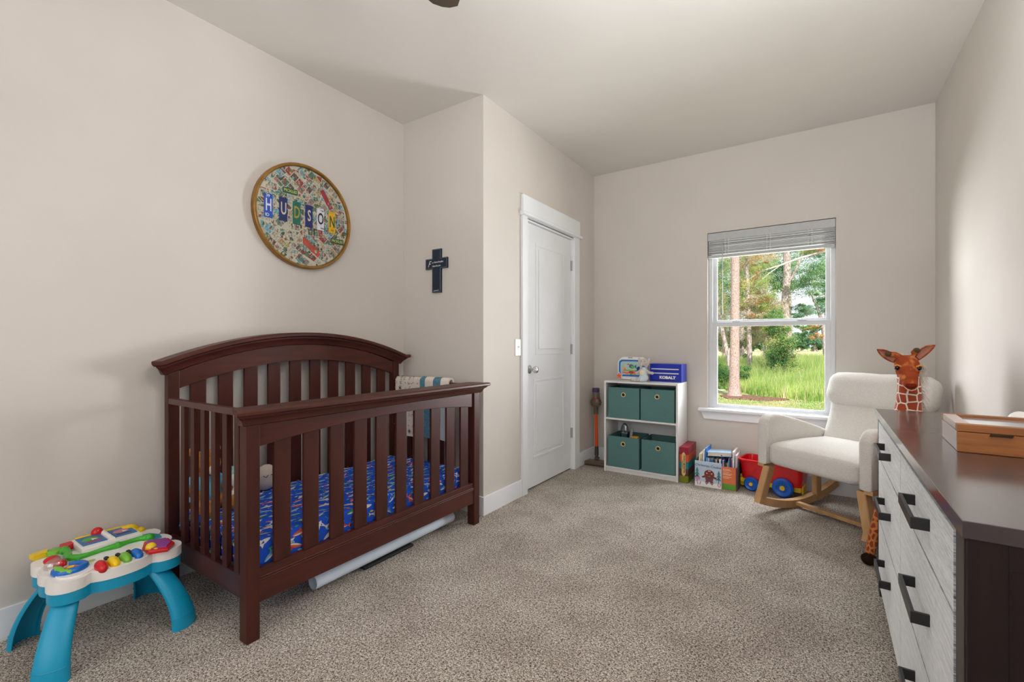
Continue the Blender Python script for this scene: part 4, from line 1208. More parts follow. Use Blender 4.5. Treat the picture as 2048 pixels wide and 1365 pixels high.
for s in (-1, 1):
    sp(hx+s*.036, .082, .020, .008, gbm, .0003, rot=-s*.35); sp(hx+s*.017, .045, .011, .022, mvm, .0003, rot=s*.2)
    sp(hx+s*.017, .110, .0045, .0045, white_m, .0008); sp(hx+s*.016, .109, .002, .002, black_m, .0011)
    sp(hx+s*.021, .034, .008, .005, mat('pinkish', srgb(190, 140, 140), .5), .0009)
sp(hx, .087, .012, .004, tgm, .0008)
for k in (-1, 0, 1): sp(hx+k*.006, .129, .0022, .004, white_m, .0008)
sp(-.79, .062, .018, .012, pkm, .0009)
for (x, r) in ((-.792, .3), (-.772, -.3), (-.642, .25), (-.628, -.2)): sp(x, .028, .0035, .016, pkm, .0006, rot=r)
mb.build('cover_picture', None, cb)
text('Christmas Cookie', .0255, face_negy(-.716, 3.7990, .166, -.03), mat('teal_ink', srgb(42, 104, 120), .5), 'lettering', cb, bold=.0002, shear=.15)
nooff()
ob = thing('orange_back_cover_book', 'orange and green picture book half hidden behind the gingerbread book', 'book', (-.58, 3.815, 0))
mb = MB(); mb.box((-.665, 3.8155, .001), (-.520, 3.8175, .176), .0005); mb.box((-.522, 3.8155, .001), (-.520, 3.829, .176), .0005); mb.build('cover', mat('cover_orange', srgb(222, 118, 70), .4), ob)
MB().box((-.663, 3.8175, .004), (-.5225, 3.827, .173)).build('pages', paper, ob)
MB().box((-.664, 3.8150, .002), (-.521, 3.8156, .048)).build('green_band', mat('grass_print', srgb(104, 158, 52), .5), ob)
mb = MB()
for k, (z, l) in enumerate(((.158, .05), (.149, .06), (.136, .045), (.124, .065), (.115, .055), (.100, .06), (.091, .045))):
    mb.box((-.612, 3.8148, z-.0016), (-.612+l, 3.8156, z+.0016))
mb.build('printed_lines', mat('cream_ink', srgb(244, 214, 190), .5), ob)
MB().box((-.519, 3.8140, .0), (-.513, 3.90, .178), .001).build('spine_edge', mat('cover_plum', srgb(110, 50, 90), .4), ob)
nooff()

# ================================================================== WAGON
wg = thing('toy_wagon', 'red plastic toy wagon with blue wheels and yellow chassis behind the chair', 'toy wagon', (-.285, 3.97, 0), math.radians(-11), world=False)
wred = mat('wagon_red', srgb(214, 14, 26), .22, .5); wblue = mat('wagon_blue', srgb(16, 100, 210), .25, .5); wyel = mat('wagon_yellow', srgb(244, 206, 40), .3, .5)
def tubm(b0, b1, t0, t1, z0, z1, thick):
    b = bmesh.new()
    def ring(x0, x1, y0, y1, z, r):
        P = []
        for (sx_, sy_, a0) in ((1, 1, 0), (-1, 1, PI/2), (-1, -1, PI), (1, -1, 3*PI/2)):
            cx_ = (x1-r) if sx_ > 0 else (x0+r); cy_ = (y1-r) if sy_ > 0 else (y0+r)
            for i in range(5):
                a = a0+PI/2*i/4; P.append(b.verts.new((cx_+r*math.cos(a), cy_+r*math.sin(a), z)))
        return P
    R = [ring(-b0, b0, -b1, b1, z0, .03), ring(-t0, t0, -t1, t1, z1, .04), ring(-t0-.012, t0+.012, -t1-.012, t1+.012, z1, .045), ring(-t0-.012, t0+.012, -t1-.012, t1+.012, z1+.010, .045),
         ring(-t0+.004, t0-.004, -t1+.004, t1-.004, z1+.012, .036), ring(-b0+.006, b0-.006, -b1+.006, b1-.006, z0+.006, .026)]
    for i in range(len(R)-1):
        for k in range(20): b.faces.new((R[i][k], R[i][(k+1) % 20], R[i+1][(k+1) % 20], R[i+1][k]))
    b.faces.new(R[0][::-1]); b.faces.new(R[-1])
    bmesh.ops.recalc_face_normals(b, faces=b.faces)
    return b
mb = MB(); mb._merge(tubm(.198, .088, .214, .11, .085, .225, .004), wred); mb.build('tub', None, wg)
MB().box((-.215, -.07, .045), (.195, .07, .087), .008, 2).build('chassis', wyel, wg)
mb = MB(); mb.prism([(-.222, .015), (-.222, .10), (-.212, .10), (-.20, .05), (-.19, .048), (-.19, .015)], 1, -.045, .045, .004); mb.build('front_hitch', wyel, wg)
MB().box((.192, -.05, .035), (.206, .05, .095), .004, 2).build('rear_bumper', wyel, wg)
MB().box((-.12, -.05, .10), (.10, .05, .205), .02, 3).build('yellow_block', wyel, wg)
def wheel(x, y, r, s):
    mb = MB(); M = Matrix.Rotation(PI/2, 4, 'X')
    mb.lathe([(0, -.010), (r*.45, -.010), (r*.55, -.016), (r*.80, -.020), (r*.96, -.012), (r, 0), (r*.96, .012), (r*.80, .020), (r*.55, .016), (r*.45, .010), (0, .010)], c=(x, y, r), n=32, m=wblue, M=M)
    for k in range(10):
        a = k*2*PI/10; mb.ball((x+r*.42*math.cos(a), y-.011, r+r*.42*math.sin(a)), (.007, .003, .007), 5, m=wblue)
    wb = mb.build('wheel', None, wg)
    MB().cyl((x, y-.020, r), (x, y+.02, r), r*.24, n=20).build('hub_cap', wyel, wb)
wheel(-.125, -.095, .053, 1); wheel(-.125, .095, .053, 1); wheel(.088, -.100, .071, 1); wheel(.088, .100, .071, 1)
nooff()

# ================================================================== ROCKING CHAIR
boucle = mat('boucle_cream', srgb(222, 218, 212), 1, .1, var=.05, vscale=160, bump=1.0, bscale=210, sheen=.15)
oak = mat('oak_wood', srgb(196, 154, 108), .45, .4, var=.12, vscale=8, stretch=(2, 2, .5))
ch = thing('rocking_chair', 'cream boucle upholstered rocking armchair with oak rockers under the window', 'armchair', (-.343, 3.418, 0), math.atan2(-.5446, .8387), world=False)
CW = .69
def arm(u0, u1):
    prof_ = [(0, .336), (0, .585), (.012, .618), (.035, .643), (.075, .655), (.13, .652), (.20, .637), (.30, .612), (.42, .578), (.54, .542), (.64, .505), (.665, .47), (.655, .40), (.62, .336)]
    return MB().prism(prof_, 0, u0, u1, .022, 4).build('armrest', boucle, ch, angle=60)
arm(0, .078); arm(CW-.078, CW)
# seat
def cushion(u0, u1, v0, v1, z0, z1, r, crown, name, nx=16, ny=14, M=None, seed=0, amp=.004):
    b = bmesh.new(); bmesh.ops.create_cube(b, size=1)
    bmesh.ops.subdivide_edges(b, edges=b.edges[:], cuts=11, use_grid_fill=True)
    dx, dy, dz = u1-u0, v1-v0, z1-z0
    for v in b.verts:
        p = Vector((v.co.x*dx, v.co.y*dy, v.co.z*dz))
        # round the corners
        q = Vector((max(-dx/2+r, min(dx/2-r, p.x)), max(-dy/2+r, min(dy/2-r, p.y)), max(-dz/2+min(r, dz/2), min(dz/2-min(r, dz/2), p.z))))
        d = p-q
        if d.length > 1e-6: p = q+d.normalized()*min(r, max(abs(d.x), abs(d.y), abs(d.z)))
        k = (1-(2*p.x/dx)**2)*(1-(2*p.y/dy)**2)
        if p.z > 0: p.z += crown*max(0, k)
        e = noise.noise(Vector((p.x*7+seed, p.y*7, p.z*7)))*amp
        p += p.normalized()*e
        v.co = p+Vector(((u0+u1)/2, (v0+v1)/2, (z0+z1)/2))
    if M is not None: bmesh.ops.transform(b, matrix=M, verts=b.verts)
    mb = MB(); mb._merge(b, boucle)
    return mb.build(name, None, ch, angle=80)
cushion(.074, CW-.074, -.004, .56, .335, .485, .045, .022, 'seat_cushion')
# backrest, leaning back; profile from side
def backM(v, z, tilt): return Matrix.Translation((0, v, z)) @ Matrix.Rotation(-tilt, 4, 'X')
tilt = math.radians(20)
Mb = backM(.50, .44, tilt)
cushion(.082, CW-.082, -.0, .115, -.06, .36, .05, .0, 'back_cushion', M=Mb, seed=3, amp=.007)
cushion(.088, CW-.088, .09, .150, -.10, .50, .03, .0, 'back_shell', M=Mb, seed=4)
Mp = backM(.585, .70, math.radians(16))
cushion(.062, CW-.002, -.055, .10, .005, .238, .085, .0, 'head_pillow', M=Mp, seed=8, amp=.008)
# frame and legs
def bar(p, q, wu, wv, name, taper=1.0, m=oak):
    b = bmesh.new(); p = Vector(p); q = Vector(q); R = []
    for (c, s) in ((p, 1), (q, taper)):
        R.append([b.verts.new((c.x+a*wu/2*s, c.y+d*wv/2*s, c.z)) for a, d in ((-1, -1), (1, -1), (1, 1), (-1, 1))])
    for k in range(4): b.faces.new((R[0][k], R[0][(k+1) % 4], R[1][(k+1) % 4], R[1][k]))
    b.faces.new(R[0][::-1]); b.faces.new(R[1])
    bmesh.ops.recalc_face_normals(b, faces=b.faces)
    bmesh.ops.bevel(b, geom=b.edges[:], offset=.003, segments=2, affect='EDGES')
    mb = MB(); mb._merge(b, m); return mb.build(name, None, ch)
for sd in (0, 1):
    f = (lambda u: u) if sd == 0 else (lambda u: CW-u)
    bar((f(.014), .012, .085), (f(.066), .035, .325), .046, .058, 'leg')
    bar((f(.030), .56, .052), (f(.066), .50, .318), .036, .050, 'leg')
    a, b_ = sorted((f(.004), f(.050)))
    MB().box((a, .004, .314), (b_, .60, .340), .004, 2).build('seat_rail', oak, ch)
    pts = []
    for i in range(25):
        v = -.02+.80*i/24; q = (v-.36)/.40
        pts.append((f(.022), v, .021+.082*abs(q)**1.9))
    mb = MB(); mb.sweep(pts, [(-.021, -.020), (.021, -.020), (.021, .030), (-.021, .030)]); mb.build('rocker', oak, ch, angle=30)
MB().box((.035, .325, .016), (CW-.035, .362, .040), .003, 2).build('stretcher', oak, ch)
nooff()

# ================================================================== GIRAFFE
gir = thing('giraffe_plush', 'large standing giraffe plush between the dresser and the rocking chair', 'plush toy', (.36, 2.98, 0))
neckm = voronoi_patch('giraffe_neck_fur', srgb(166, 66, 34), srgb(244, 228, 212), 25, .085, patch2=srgb(178, 74, 38), rand=.6)
bodym = voronoi_patch('giraffe_leg_fur', srgb(150, 64, 30), srgb(214, 128, 66), 32, .16)
headm = mat('giraffe_head_fur', srgb(206, 128, 74), 1, .1, var=.0, vscale=24, bump=.5, bscale=400, dark=srgb(160, 74, 42), detail=2)
headm.node_tree.nodes['Color Ramp'].color_ramp.elements[0].position = .52
nb = MB()
nb.tube([(.365, 3.01, .60), (.365, 3.01, .72), (.372, 3.0, .82), (.372, 2.985, .90), (.366, 2.985, .965), (.366, 2.99, 1.01)], .05, 16, rs=[.075, .062, .051, .046, .043, .042])
nb.ball((.40, 3.03, .58), (.115, .075, .10)); nb.ball((.48, 3.05, .54), (.10, .075, .09)); nb.tube([(.42, 3.03, .57), (.50, 3.05, .53)], .085, 12)
wrap_uv(fused(nb, 'neck_and_body', neckm, gir, .009, 4), .010, .02, .052)
def gleg(pts, rs):
    mb = MB(); mb.tube(pts, .03, 14, rs=rs); return wrap_uv(fused(mb, 'leg', bodym, gir, .007, 2), pts[-1][0]-.36, pts[-1][1]-2.98, .035)
legs = [[(.345, 2.985, .54), (.275, 2.965, .33), (.235, 2.955, .17), (.215, 2.95, .05)], [(.37, 3.08, .52), (.36, 3.10, .30), (.36, 3.11, .05)],
        [(.53, 3.0, .52), (.54, 2.97, .30), (.54, 2.96, .05)], [(.55, 3.08, .52), (.57, 3.10, .30), (.575, 3.11, .05)]]
hoof = mat('dark_plush', srgb(40, 26, 20), 1, .1, bump=.5, bscale=300)
for L in legs:
    n_ = len(L); lg = gleg(L, [.043, .030, .024, .022][:n_] if n_ == 4 else [.045, .031, .026])
    x, y, z = L[-1]
    mb = MB(); mb.ball((x-.004, y-.012, .026), (.036, .040, .027)); mb.ball((x-.006, y-.024, .018), (.028, .026, .018)); fused(mb, 'hoof', hoof, lg, .006, 2)
hb = MB()
hb.ball((.360, 2.965, 1.012), (.050, .052, .050))
hb.ball((.360, 2.945, .985), (.046, .050, .046)); hb.ball((.362, 2.918, .952), (.036, .038, .040)); hb.ball((.364, 2.895, .922), (.030, .032, .028))
for s in (-1, 1): hb.ball((.360+s*.034, 2.938, .998), (.018, .016, .014))
for s, tip in ((-1, (.292, 2.955, 1.066)), (1, (.394, 2.968, 1.082))):
    b0_ = Vector((.360+s*.018, 2.975, 1.045)); tp = Vector(tip)
    hb.tube([b0_+Vector((0, 0, -.03)), b0_, (b0_+tp)/2+Vector((0, 0, .008)), tp], .012, 12, rs=[.018, .016, .014, .0145])
fused(hb, 'head', headm, gir, .005, 3)
mb = MB()
mb.ball((.289, 2.953, 1.067), (.0145, .0135, .013)); mb.ball((.397, 2.966, 1.085), (.0145, .0135, .013)); mb.build('horn_tips', mat('horn_tip_fur', srgb(92, 70, 52), 1, .1, bump=.5), gir)
mb = MB(); mb.ball((.365, 2.872, .918), (.022, .012, .014)); mb.build('nose', mat('nose_fur', srgb(120, 40, 22), 1, .1, bump=.4), gir)
MB().tube([(.336, 2.888, .918), (.350, 2.872, .900), (.365, 2.868, .894), (.380, 2.872, .900), (.394, 2.892, .920)], .0025, 6).build('mouth', mat('lip_pale', srgb(232, 190, 170), 1, .1), gir)
for s in (-1, 1):
    mb = MB(); mb.ball((.360+s*.040, 2.921, 1.000), (.0115, .010, .0115)); e = mb.build('eye', mat('glossy_black', (.006, .006, .008), .08), gir)
    mb = MB(); mb.tube([(.360+s*.052, 2.921, 1.008), (.360+s*.042, 2.910, 1.0135), (.360+s*.028, 2.913, 1.006)], .004, 8); mb.build('eyelid', mat('eyelid_gold', srgb(220, 146, 72), 1, .1), gir)
def ear(base, tip, bend, w_, name='ear'):
    base = Vector(base); tip = Vector(tip); N = 12; b = bmesh.new(); G = []
    ax = (tip-base); side = ax.cross(Vector((0, -1, 0))).normalized()
    for i in range(N+1):
        q = i/N; c = base.lerp(tip, q)+Vector((0, 0, bend*math.sin(q*PI)))
        ww = w_*math.sin(min(1, q*.9+.12)*PI)**.75+.0015
        row = []
        for j in range(7):
            s = (j-3)/3
            row.append(b.verts.new(c+side*ww*s+Vector((0, .012*(s*s-1)*-1*math.sin(q*PI*.9), 0))))
        G.append(row)
    for i in range(N):
        for j in range(6): b.faces.new((G[i][j], G[i+1][j], G[i+1][j+1], G[i][j+1]))
    bmesh.ops.recalc_face_normals(b, faces=b.faces)
    bmesh.ops.solidify(b, geom=b.faces[:], thickness=.006)
    mb = MB(); mb._merge(b, headm); e = mb.build(name, None, gir, angle=80)
    b = bmesh.new(); G = []
    for i in range(N+1):
        q = .08+.8*i/N; c = base.lerp(tip, q)+Vector((0, -.0085, bend*math.sin(q*PI)))
        ww = (w_*math.sin(min(1, q*.9+.12)*PI)**.75)*.62+.001
        G.append([b.verts.new(c+side*ww*((j-3)/3)+Vector((0, .012*(((j-3)/3*.6)**2-1)*-1*math.sin(q*PI*.9), 0))) for j in range(7)])
    for i in range(N):
        for j in range(6): b.faces.new((G[i][j], G[i+1][j], G[i+1][j+1], G[i][j+1]))
    bmesh.ops.solidify(b, geom=b.faces[:], thickness=-.003)
    mb = MB(); mb._merge(b, mat('ear_pink', srgb(222, 160, 140), 1, .1)); mb.build('inner_ear', None, e, angle=80)
ear((.318, 2.972, 1.030), (.243, 2.955, 1.090), .004, .020)
ear((.398, 2.985, 1.040), (.468, 2.985, 1.112), .010, .018)
# mane of loose strands
random.seed(4); mb = MB()
for i in range(460):
    q = random.random()
    z0 = .70+.36*q; x0 = .395+random.uniform(-.02, .016); y0 = 3.03+random.uniform(-.012, .01)
    if q > .9: x0 = .365+random.uniform(-.03, .03); z0 = 1.05; y0 = 2.99
    L = random.uniform(.04, .085); dx_ = random.uniform(.01, .05); dz = -random.uniform(.2, 1)*L
    if q > .9: dx_ = random.uniform(-.07, .03); dz = random.uniform(.1, .5)*L
    mb.tube([(x0, y0, z0), (x0+dx_*.6, y0+.006, z0+dz*.3+.006), (x0+dx_, y0+.004, z0+dz)], .0014, 3, rs=[.0022, .0013, .0003])
mb.build('mane', mat('mane_fur', srgb(206, 196, 180), 1, .1, var=.3, vscale=40), gir, kind='stuff')
nooff()

# ================================================================== DRESSER
dr = thing('dresser', 'dark espresso six drawer dresser with black bar pulls along the right wall', 'dresser', (.203, 1.07, 0), math.radians(-.5), world=False)
esp = mat('espresso_wood', srgb(52, 32, 32), .36, .5, var=.25, vscale=5, stretch=(6, .6, 6), bump=.03, bscale=40)
espv = mat('espresso_wood_end', srgb(34, 20, 19), .5, .3, var=.3, vscale=5, stretch=(5, 5, .6), bump=.03, bscale=40)
def drawer_material():
    m = D.materials.new('sheened_grain_wood'); m.use_nodes = True
    n = m.node_tree; b = n.nodes['Principled BSDF']; b.inputs['Roughness'].default_value = .40; b.inputs['Specular IOR Level'].default_value = .8; b.inputs['Sheen Weight'].default_value = .8; b.inputs['Sheen Roughness'].default_value = .4
    t = n.nodes.new('ShaderNodeTexCoord'); mp = n.nodes.new('ShaderNodeMapping'); mp.inputs['Scale'].default_value = (1, .45, 14)
    wv = n.nodes.new('ShaderNodeTexNoise'); wv.inputs['Scale'].default_value = 9; wv.inputs['Detail'].default_value = 8; wv.inputs['Roughness'].default_value = .65; wv.inputs['Distortion'].default_value = .35
    mp2 = n.nodes.new('ShaderNodeMapping'); mp2.inputs['Scale'].default_value = (1, 5, 70)
    w2 = n.nodes.new('ShaderNodeTexNoise'); w2.inputs['Scale'].default_value = 6; w2.inputs['Detail'].default_value = 4
    r = n.nodes.new('ShaderNodeValToRGB')
    r.color_ramp.elements[0].position = .36; r.color_ramp.elements[0].color = (*srgb(56, 56, 58), 1)
    r.color_ramp.elements[1].position = .56; r.color_ramp.elements[1].color = (*srgb(190, 192, 196), 1)  # pale end paints the grazing window sheen over the dark grain
    n.links.new(t.outputs['Object'], mp.inputs['Vector']); n.links.new(mp.outputs[0], wv.inputs['Vector'])
    n.links.new(t.outputs['Object'], mp2.inputs['Vector']); n.links.new(mp2.outputs[0], w2.inputs['Vector'])
    ad = n.nodes.new('ShaderNodeMath'); ad.operation = 'MULTIPLY_ADD'; ad.inputs[1].default_value = .45
    ml = n.nodes.new('ShaderNodeMath'); ml.operation = 'MULTIPLY'; ml.inputs[1].default_value = .55
    n.links.new(wv.outputs['Fac'], ml.inputs[0]); n.links.new(w2.outputs['Fac'], ad.inputs[0]); n.links.new(ml.outputs[0], ad.inputs[2])
    n.links.new(ad.outputs[0], r.inputs['Fac']); n.links.new(r.outputs['Color'], b.inputs['Base Color'])
    bp = n.nodes.new('ShaderNodeBump'); bp.inputs['Strength'].default_value = .35; bp.inputs['Distance'].default_value = .002
    n.links.new(ad.outputs[0], bp.inputs['Height']); n.links.new(bp.outputs[0], b.inputs['Normal'])
    return m
drm = drawer_material()
DL, DX0, DXB = 1.605, .006, .43
MB().box((-.002, -.002, .790), (DXB, DL+.002, .820), .002, 2).build('top', mat('espresso_top', srgb(44, 28, 32), .42, .6, var=.2, vscale=5, stretch=(6, .6, 6), bump=.01, bscale=40, coat=.9), dr)
for y in (.012, DL-.034): MB().box((DX0, y, 0), (DXB-.01, y+.022, .790), .001).build('end_frame', espv, dr)
MB().box((DX0+.055, .020, .07), (DXB-.06, .026, .76)).build('end_panel', espv, dr)
mb = MB(); mb.box((DX0, .008, .0), (DX0+.05, .030, .79), .002); mb.box((DXB-.06, .008, 0), (DXB-.01, .030, .79), .002); mb.box((DX0, .010, .745), (DXB-.01, .028, .79), .001); mb.build('end_stile', espv, dr)
mb = MB(); mb.box((DX0, .012, .0), (DX0+.02, .088, .79), .001); mb.box((DX0, DL-.088, .0), (DX0+.02, DL-.012, .79), .001); mb.box((DX0, .08, .776), (DX0+.02, DL-.08, .79), .001); mb.box((DX0+.01, .08, .030), (DX0+.028, DL-.08, .062), .001)
mb.build('face_frame', mat('espresso_face', srgb(58, 46, 46), .42, .6, var=.15, vscale=5, stretch=(5, 5, .6)), dr)
MB().box((DX0+.02, .03, .06), (DXB-.012, DL-.03, .78)).build('carcass', espv, dr)
rows = [(.622, .774), (.352, .616), (.064, .346)]
mid = .81
for ci, (ya, yb) in enumerate(((.090, mid-.002), (mid+.002, DL-.090))):
    for ri, (za, zb) in enumerate(rows):
        d = MB().box((DX0-.003, ya, za), (DX0+.018, yb, zb), .0012, 2).build('drawer', drm, dr)
        hy = (.425, 1.17)[ci]; hz = (.706, .489, .240)[ri]
        mb = MB(); L = .102
        xo = DX0-.003
        mb.box((xo-.034, hy-L, hz-.0135), (xo-.026, hy+L, hz+.0135), .001)
        for s in (-1, 1): mb.box((xo-.034, hy+s*L-.004, hz-.0135), (xo+.001, hy+s*L+.004, hz+.0135), .001)
        mb.build('handle', mat('handle_black', (.015, .015, .016), .35, .5), d)
nooff()
# wooden keepsake box
pine = mat('pine_box_wood', srgb(158, 98, 52), .45, .4, var=.22, vscale=9, stretch=(.5, 6, 7), bump=.05)
pines = mat('pine_side_reflection', srgb(202, 180, 176), .3, .7, var=.06, vscale=5, stretch=(6, .8, 9))  # side wood paled to paint in the window's reflection
kb = thing('wooden_keepsake_box', 'wooden keepsake box with a glass lid standing on the dresser', 'box', (.318, 1.74, .8205), math.radians(-2.4), world=False)
BW, BD = .31, .262
mb = MB(); mb.box((0, 0, 0), (BW, .012, .055), .0015, m=pine); mb.box((0, BD-.012, 0), (BW, BD, .055), .0015, m=pine)
mb.box((0, .0115, 0), (.012, BD-.0115, .055), .0015, m=pines); mb.box((BW-.012, .0115, 0), (BW, BD-.0115, .055), .0015, m=pines); mb.box((.01, .01, 0), (BW-.01, BD-.01, .006), 0, m=pines)
mb.build('box_body', None, kb)
mb = MB(); mb.box((0, 0, .0565), (BW, .030, .076), .0015, m=pine); mb.box((0, BD-.030, .0565), (BW, BD, .076), .0015, m=pine)
mb.box((0, .0295, .0565), (.030, BD-.0295, .076), .0015, m=pines); mb.box((BW-.030, .0295, .0565), (BW, BD-.0295, .076), .0015, m=pines)
lid = mb.build('lid', None, kb)
MB().box((.028, .028, .066), (BW-.028, BD-.028, .069)).build('glass_top', mat('lid_glass', srgb(176, 192, 206), .06, .8, coat=1), lid, label='pale reflective glass inset')
MB().prism([(.062, .050), (.066, .0575), (.108, .0575), (.104, .050)], 1, -.007, .001, .001).build('catch', mat('dark_bronze', srgb(60, 44, 30), .4, metal=.6), kb)
nooff()
bm_ = thing('baby_monitor', 'small white rounded gadget on the dresser at the right picture edge', 'baby monitor', (.52, 2.12, .8205))
mb = MB(); mb.lathe([(0, 0), (.026, 0), (.028, .004), (.014, .012), (.010, .03)], c=(.535, 2.12, .8205)); mb.build('stand', white_m, bm_)
mb = MB(); mb.ball((.535, 2.12, .872), (.030, .030, .030)); mb.build('camera_head', white_m, bm_)
mb = MB(); mb.cyl((.523, 2.0925, .872), (.519, 2.086, .872), .010, n=16); mb.build('lens', black_m, bm_)
nooff()

# ================================================================== WALL ART
pl = thing('round_wall_plaque', 'round brass framed comic collage with licence plate letters above the crib', 'wall art', (XL, 1.585, 1.872))
R = .308
pc = Vector((XL, 1.585, 1.872))
mb = MB(); mb.lathe([(R-.018, .0), (R-.018, .026), (R-.014, .032), (R-.004, .034), (R, .030), (R, .0)], c=pc, n=72, M=Matrix.Rotation(PI/2, 4, 'Y')); mb.build('round_frame', mat('antique_gold', srgb(150, 110, 50), .35, .5, .55, var=.2, vscale=20), pl)
MB().cyl(pc+Vector((.002, 0, 0)), pc+Vector((.016, 0, 0)), R-.012, n=64).build('backing', mat('collage_paper', srgb(190, 188, 172), .6, .3, var=.06, vscale=40), pl)
random.seed(8)
def cm(n_, c): return mat('comic_'+n_, tuple(q*.8+.03 for q in c), .5, .3, var=.45, vscale=110)
cms = [cm('cream', srgb(186, 182, 162)), cm('green', srgb(84, 124, 96)), cm('teal', srgb(110, 158, 160)), cm('brown', srgb(92, 72, 62)), cm('ochre', srgb(180, 150, 96)), cm('grey', srgb(150, 142, 136)), cm('darkgreen', srgb(58, 84, 66)), cm('pink', srgb(176, 120, 118)), cm('sand', srgb(196, 184, 156)), cm('skyblue', srgb(120, 170, 190)), cm('red', srgb(158, 62, 56))]
wgt = [0, 0, 1, 1, 2, 3, 4, 5, 5, 6, 7, 8, 8, 9, 10]
edge = mat('comic_border', srgb(196, 194, 178), .55, .3)
mb = MB(); base_x = XL+.0163
def inside(y, z): return (y-pc.y)**2+(z-pc.z)**2 < (R-.020)**2
def quad(cy, cz, w_, h_, rot, x, m):
    P = []
    for (a, b_) in ((-1, -1), (1, -1), (1, 1), (-1, 1)):
        yy = cy+a*w_/2*math.cos(rot)-b_*h_/2*math.sin(rot); zz = cz+a*w_/2*math.sin(rot)+b_*h_/2*math.cos(rot)
        d = math.hypot(yy-pc.y, zz-pc.z); lim = R-.0185
        if d > lim: yy = pc.y+(yy-pc.y)*lim/d; zz = pc.z+(zz-pc.z)*lim/d
        P.append((x, yy, zz))
    mb.poly(P, m)
cnt = 0
for k in range(280):
    cy = pc.y+random.uniform(-R, R); cz = pc.z+random.uniform(-R, R)
    if not inside(cy, cz): continue
    rot = random.choice((-.75, -.65, -.05, .0, .05, -.6, .85, -.7)); n_ = random.randint(2, 4); pw = random.uniform(.030, .048); ph = random.uniform(.034, .046)
    x = base_x+cnt*.000018; cnt += 1
    quad(cy, cz, pw*n_+.004, ph+.005, rot, x, edge)
    for q in range(n_):
        off = (q-(n_-1)/2)*pw
        m1 = cms[random.choice(wgt)]
        yy, zz = cy+off*math.cos(rot), cz+off*math.sin(rot)
        if not inside(yy, zz): continue
        quad(yy, zz, pw-.004, ph, rot, x+.00025, m1)
        for e in range(3):
            a, b_ = random.uniform(-.3, .3)*pw, random.uniform(-.3, .3)*ph
            quad(yy+a, zz+b_, pw*random.uniform(.15, .45), ph*random.uniform(.15, .45), rot+random.uniform(-.5, .5), x+.0005+e*.00012, cms[random.choice(wgt)])
mb.build('comic_collage', None, pl, smooth=False, kind='stuff')
xl = XL+.0225
def plate(y, z, w_, h_, m, rot=-.02):
    mb = MB(); mb.box((xl-.004, y-w_/2, z-h_/2), (xl, y+w_/2, z+h_/2), .001); return mb.build('letter_plate', m, pl)
pm = {n_: mat('plate_'+n_, c, .4, .5, var=.1, vscale=60) for n_, c in dict(blue=srgb(30, 80, 180), navy=srgb(26, 42, 104), green=srgb(20, 106, 92), white=srgb(214, 214, 226), yellow=srgb(222, 172, 20)).items()}
lw = mat('letter_white', srgb(216, 216, 226), .4); lc = mat('letter_cream', srgb(206, 196, 180), .4); lg_ = mat('letter_gold', srgb(170, 150, 40), .4); lk = mat('letter_black', srgb(20, 28, 28), .4); lt = mat('letter_green', srgb(10, 90, 70), .4)
dat = [('H', 1.362, 1.886, 'blue', lw), ('U', 1.448, 1.886, 'navy', lc), ('D', 1.528, 1.882, 'green', lg_), ('S', 1.606, 1.881, 'navy', lc), ('O', 1.682, 1.879, 'white', lk), ('N', 1.762, 1.877, 'yellow', lt)]
for (c, y, z, k, lm) in dat:
    p = plate(y, z, .047, .133, pm[k])
    text(c, .098 if c != 'S' else .092, face_posx(xl+.001, y, z), lm, 'letter', p, xs=.52, bold=.0012, extrude=.0006)
    if c == 'H':
        text('39', .022, face_posx(xl+.001, y-.004, z+.053), lw, 'small_digits', p, bold=.0003); text('ID', .024, face_posx(xl+.001, y-.008, z-.053), lw, 'small_letters', p, bold=.0003)
    if c == 'O':
        text('768', .013, face_posx(xl+.001, y+.010, z+.053), lk, 'small_digits', p); text('WES', .012, face_posx(xl+.001, y+.010, z-.055), lk, 'small_letters', p)
    if c == 'N': text('266', .015, face_posx(xl+.001, y, z-.05), lt, 'small_digits', p)
for (y, z, r) in ((1.49, 2.00, -.03), (1.80, 1.765, -.12)):
    mb = MB(); mb.box((xl-.005, y-.045, z-.016), (xl-.002, y+.045, z+.016)); q = mb.build('title_strip', mat('strip_green', srgb(38, 84, 66), .5), pl)
    text('PICKLES', .022, face_posx(xl-.0015, y, z, 0), mat('strip_yellow', srgb(200, 196, 90), .5), 'lettering', q, bold=.0003)
mb = MB(); M_ = Matrix.Translation((xl-.004, 1.62, 1.70)) @ Matrix.Rotation(-.62, 4, 'X')
mb.box((-.001, -.07, -.02), (.0012, .07, .02), 0, m=mat('strip_red', srgb(176, 76, 60), .5, var=.2, vscale=30), M=M_); q = mb.build('title_strip', None, pl, label='red and orange title strip')
mb = MB(); M_ = Matrix.Translation((xl-.004, 1.725, 2.01)) @ Matrix.Rotation(-1.0, 4, 'X'); mb.box((-.001, -.06, -.014), (.0012, .06, .014), 0, m=mat('strip_crimson', srgb(150, 46, 56), .5, var=.2, vscale=30), M=M_); mb.build('title_strip', None, pl)
nooff()
cr_ = thing('wall_cross', 'small navy wooden cross with white script on the narrow alcove wall', 'cross', (-2.215, YA, 1.64))
cy = YA
cp = [(-2.255, 1.473), (-2.173, 1.473), (-2.173, 1.640), (-2.115, 1.640), (-2.115, 1.713), (-2.173, 1.713), (-2.173, 1.777), (-2.255, 1.777), (-2.255, 1.713), (-2.317, 1.713), (-2.317, 1.640), (-2.255, 1.640)]
nav = mat('navy_paint', srgb(26, 40, 58), .5, .4, var=.15, vscale=20)
MB().prism(cp, 1, cy-.016, cy, .001).build('cross_body', nav, cr_)
